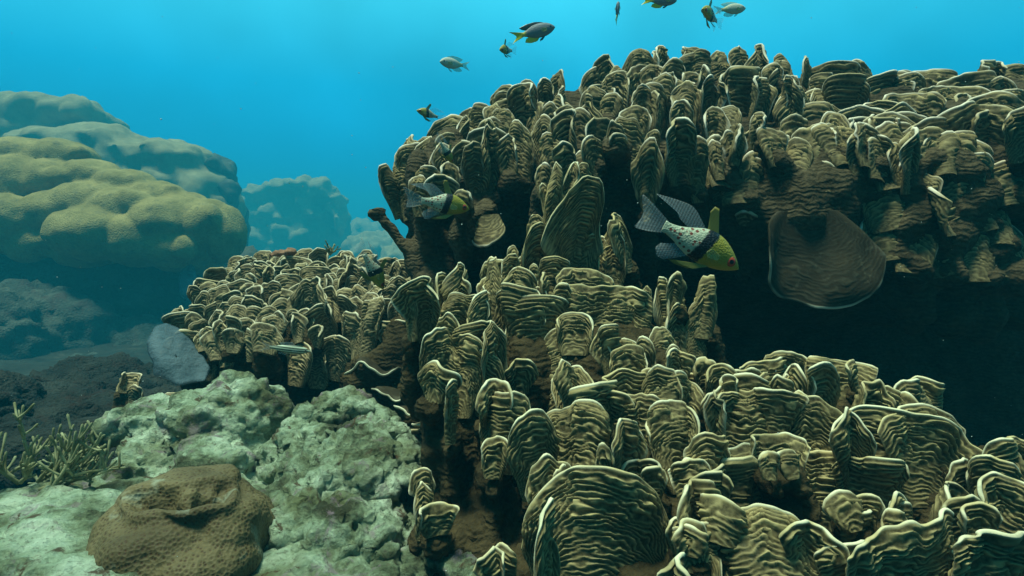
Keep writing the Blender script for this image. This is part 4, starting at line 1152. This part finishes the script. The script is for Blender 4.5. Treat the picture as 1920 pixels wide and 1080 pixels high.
def dam_fins(tail, dors, anal):
    return [("tail_fin", fin_mesh("tail_fin", [(-.47, .06), (-.49, 0), (-.47, -.06)], [(-.86, .17), (-.72, .07), (-.66, 0), (-.72, -.07), (-.84, -.17)], tail, sway=.03)),
            ("dorsal_fin", fin_mesh("dorsal_fin", [(.22, .18), (0, .19), (-.2, .15), (-.36, .09)], [(.14, .225), (-.05, .27), (-.3, .26), (-.56, .20), (-.46, .12)], dors, sway=.02)),
            ("anal_fin", fin_mesh("anal_fin", [(-.02, -.185), (-.2, -.15), (-.34, -.10)], [(-.12, -.26), (-.3, -.27), (-.48, -.22), (-.42, -.13)], anal, sway=.02)),
            ("pelvic_fin", fin_mesh("pelvic_fin", [(.16, -.17), (.08, -.18)], [(.04, -.27), (-.06, -.30), (-.04, -.24)], dors, y0=-.02, splay=-.03)),
            ("pectoral_fin", fin_mesh("pectoral_fin", [(.22, .02), (.22, -.06)], [(.06, .03), (.02, -.04), (.08, -.09)], F_PALE, y0=-.088, splay=-.05)),
            ("pectoral_fin", fin_mesh("pectoral_fin", [(.22, .02), (.22, -.06)], [(.06, .03), (.02, -.04), (.08, -.09)], F_PALE, y0=.088, splay=.05))]


DG_FINS = dam_fins(F_YEL, F_DARK, F_YEL); DP_FINS = dam_fins(F_PALE, F_PALE, F_PALE)
m, nt, b = mat_new("striped_fish_skin", 0.45, 0.3)
N = NT(nt); co = N.pos("Object"); s = N.xyz(co)
st = N.math('SINE', N.math('MULTIPLY', s[2], 105.0))
c = N.ramp(N.math('MULTIPLY_ADD', st, .5, .5), [(0.35, (0.05, 0.07, 0.05)), (0.6, (0.42, 0.50, 0.38))])
N.l(c, b.inputs["Base Color"])
STR = [(.505, .004, -.006, .008), (.45, .04, -.035, .03), (.34, .085, -.075, .06), (.16, .115, -.105, .075), (-.04, .115, -.11, .075), (-.24, .085, -.085, .055), (-.40, .05, -.05, .03), (-.52, .045, -.045, .01)]
ME_STR = loft_body("body", STR, m)
STR_FINS = [("tail_fin", fin_mesh("tail_fin", [(-.48, .042), (-.50, 0), (-.48, -.042)], [(-.76, .12), (-.68, .05), (-.62, 0), (-.68, -.05), (-.76, -.12)], F_CLEAR)),
            ("dorsal_fin", fin_mesh("dorsal_fin", [(.1, .112), (-.1, .108), (-.25, .08)], [(.04, .19), (-.1, .18), (-.30, .15)], F_CLEAR)),
            ("anal_fin", fin_mesh("anal_fin", [(-.05, -.108), (-.25, -.08)], [(-.12, -.17), (-.32, -.14)], F_CLEAR)),
            ("pectoral_fin", fin_mesh("pectoral_fin", [(.2, .0), (.2, -.05)], [(.06, .02), (.06, -.06)], F_CLEAR, y0=-.07, splay=-.04))]


def eye_me(mat):
    bm = bmesh.new(); bmesh.ops.create_uvsphere(bm, u_segments=24, v_segments=14, radius=1.0)
    me = bpy.data.meshes.new("eye"); bm.to_mesh(me); bm.free(); me.materials.append(mat)
    me.polygons.foreach_set("use_smooth", np.full(len(me.polygons), True)); return me


ME_ER, ME_EG = eye_me(EYE_RED), eye_me(EYE_GREY)
KINDS = {"cardinal": (ME_CARD, CARD_FINS, ME_ER, (.352, .066, .016, .060)), "grey": (ME_DG, DG_FINS, ME_EG, (.35, .062, .035, .038)),
         "pale": (ME_DP, DP_FINS, ME_EG, (.35, .062, .035, .038)), "striped": (ME_STR, STR_FINS, ME_EG, (.38, .046, .018, .026))}


def fish(kind, px, py, d, length_px, up_deg, yaw_deg, label, group=None, name=None, roll=0):
    """body length in pixels; up_deg: nose up in its own side view; yaw 0 looks right, 180 left, 90 away"""
    body, fins, eye, (ex, ey, ez, er) = KINDS[kind]
    root = empty(name or {"cardinal": "cardinalfish", "grey": "damselfish", "pale": "damselfish", "striped": "striped_fish"}[kind], P(px, py, d), label, "fish", group)
    sc = length_px * d / F
    root.scale = (sc, sc, sc)
    root.rotation_euler = (math.radians(roll), -math.radians(up_deg), math.radians(yaw_deg))
    obj("body", body, root)
    for fn, fm in fins: obj(fn, fm, root)
    for sy in (-1, 1):
        e = obj("eye", eye, root); e.location = (ex, sy * ey, ez); e.scale = (er, er * .45, er)
    return root


G1 = "banded cardinalfish"; G2 = "damselfish in open water"
fish("cardinal", 1318, 466, .58, 158, -29, 4, "largest banded cardinalfish, yellow head and red spotted tail end, above the olive coral", G1)
fish("cardinal", 838, 385, .86, 92, -8, 28, "banded cardinalfish with clear tail, in front of the dark left trunk of the coral table", G1)
fish("cardinal", 838, 288, .98, 46, -45, 55, "small yellow green cardinalfish half hidden among plates above the left trunk", G1)
fish("cardinal", 702, 512, .94, 74, -58, 48, "green yellow cardinalfish diving, seen from behind over the tan coral mound", G1)
fish("cardinal", 800, 213, 1.5, 40, 12, 205, "tiny banded cardinalfish facing left against blue water, beside the coral table's edge", G1)
fish("cardinal", 948, 94, 1.7, 40, -12, 236, "tiny banded cardinalfish under the yellow tailed damselfish", G1)
fish("cardinal", 1330, 28, 1.3, 62, 4, 228, "banded cardinalfish with raised black fin near the top, beside a pale fish", G1)
fish("grey", 1010, 58, 1.5, 66, 17, 12, "grey damselfish with a bright yellow tail, whole in open water", G2)
fish("grey", 1244, 1, 1.4, 52, 2, 8, "grey damselfish with yellow tail cut by the top edge", G2)
fish("grey", 1158, 18, 1.5, 40, 62, 70, "dark damselfish seen end on, swimming upward near the top", G2)
fish("pale", 846, 119, 1.8, 52, -4, 222, "pale yellowish damselfish facing left, lowest of the open water damselfish", G2)
fish("pale", 1376, 17, 1.5, 50, 8, 14, "pale grey fish beside the banded one near the top", G2)
fish("striped", 545, 655, .95, 72, -8, 8, "slender green fish with pale lengthwise stripes, below the tan coral mound's plates")

# ------------------------------------------------------------------ drifting specks in the water
m, nt, b = mat_new("drifting_speck", 0.6, 0.2); b.inputs["Base Color"].default_value = (0.55, 0.6, 0.55, 1)
bm = bmesh.new()
for k in range(240):
    px, py, d = rng.uniform(0, 1920), rng.uniform(0, 1080), rng.uniform(.45, 1.3)
    s_ = rng.uniform(.0002, .0006) * (1.8 if rng.uniform() < .1 else 1)
    bmesh.ops.create_icosphere(bm, subdivisions=1, radius=s_, matrix=Matrix.Translation(P(px, py, d)))
me = bpy.data.meshes.new("marine_snow"); bm.to_mesh(me); bm.free(); me.materials.append(m)
o = obj("marine_snow", me); tag(o, "pale specks drifting in the water", "specks", kind="stuff")

# ------------------------------------------------------------------ the water itself, as haze
m = bpy.data.materials.new("sea_water"); m.use_nodes = True
nt = m.node_tree; nt.nodes.clear()
out = nt.nodes.new("ShaderNodeOutputMaterial"); pv = nt.nodes.new("ShaderNodeVolumePrincipled")
pv.inputs["Color"].default_value = (0.03, 0.56, 0.80, 1)
pv.inputs["Density"].default_value = 0.036
pv.inputs["Anisotropy"].default_value = 0.0
nt.links.new(pv.outputs[0], out.inputs["Volume"])
bm = bmesh.new(); bmesh.ops.create_cube(bm, size=1.0)
for v in bm.verts:
    v.co = Vector((v.co.x * 70, 26 + v.co.y * 60, 0.5 * (5.0 - 7.5) + v.co.z * (5.0 + 7.5)))
me = bpy.data.meshes.new("haze"); bm.to_mesh(me); bm.free(); me.materials.append(m)
o = obj("haze", me); tag(o, "blue sea water that fades distant corals", "water", kind="stuff")
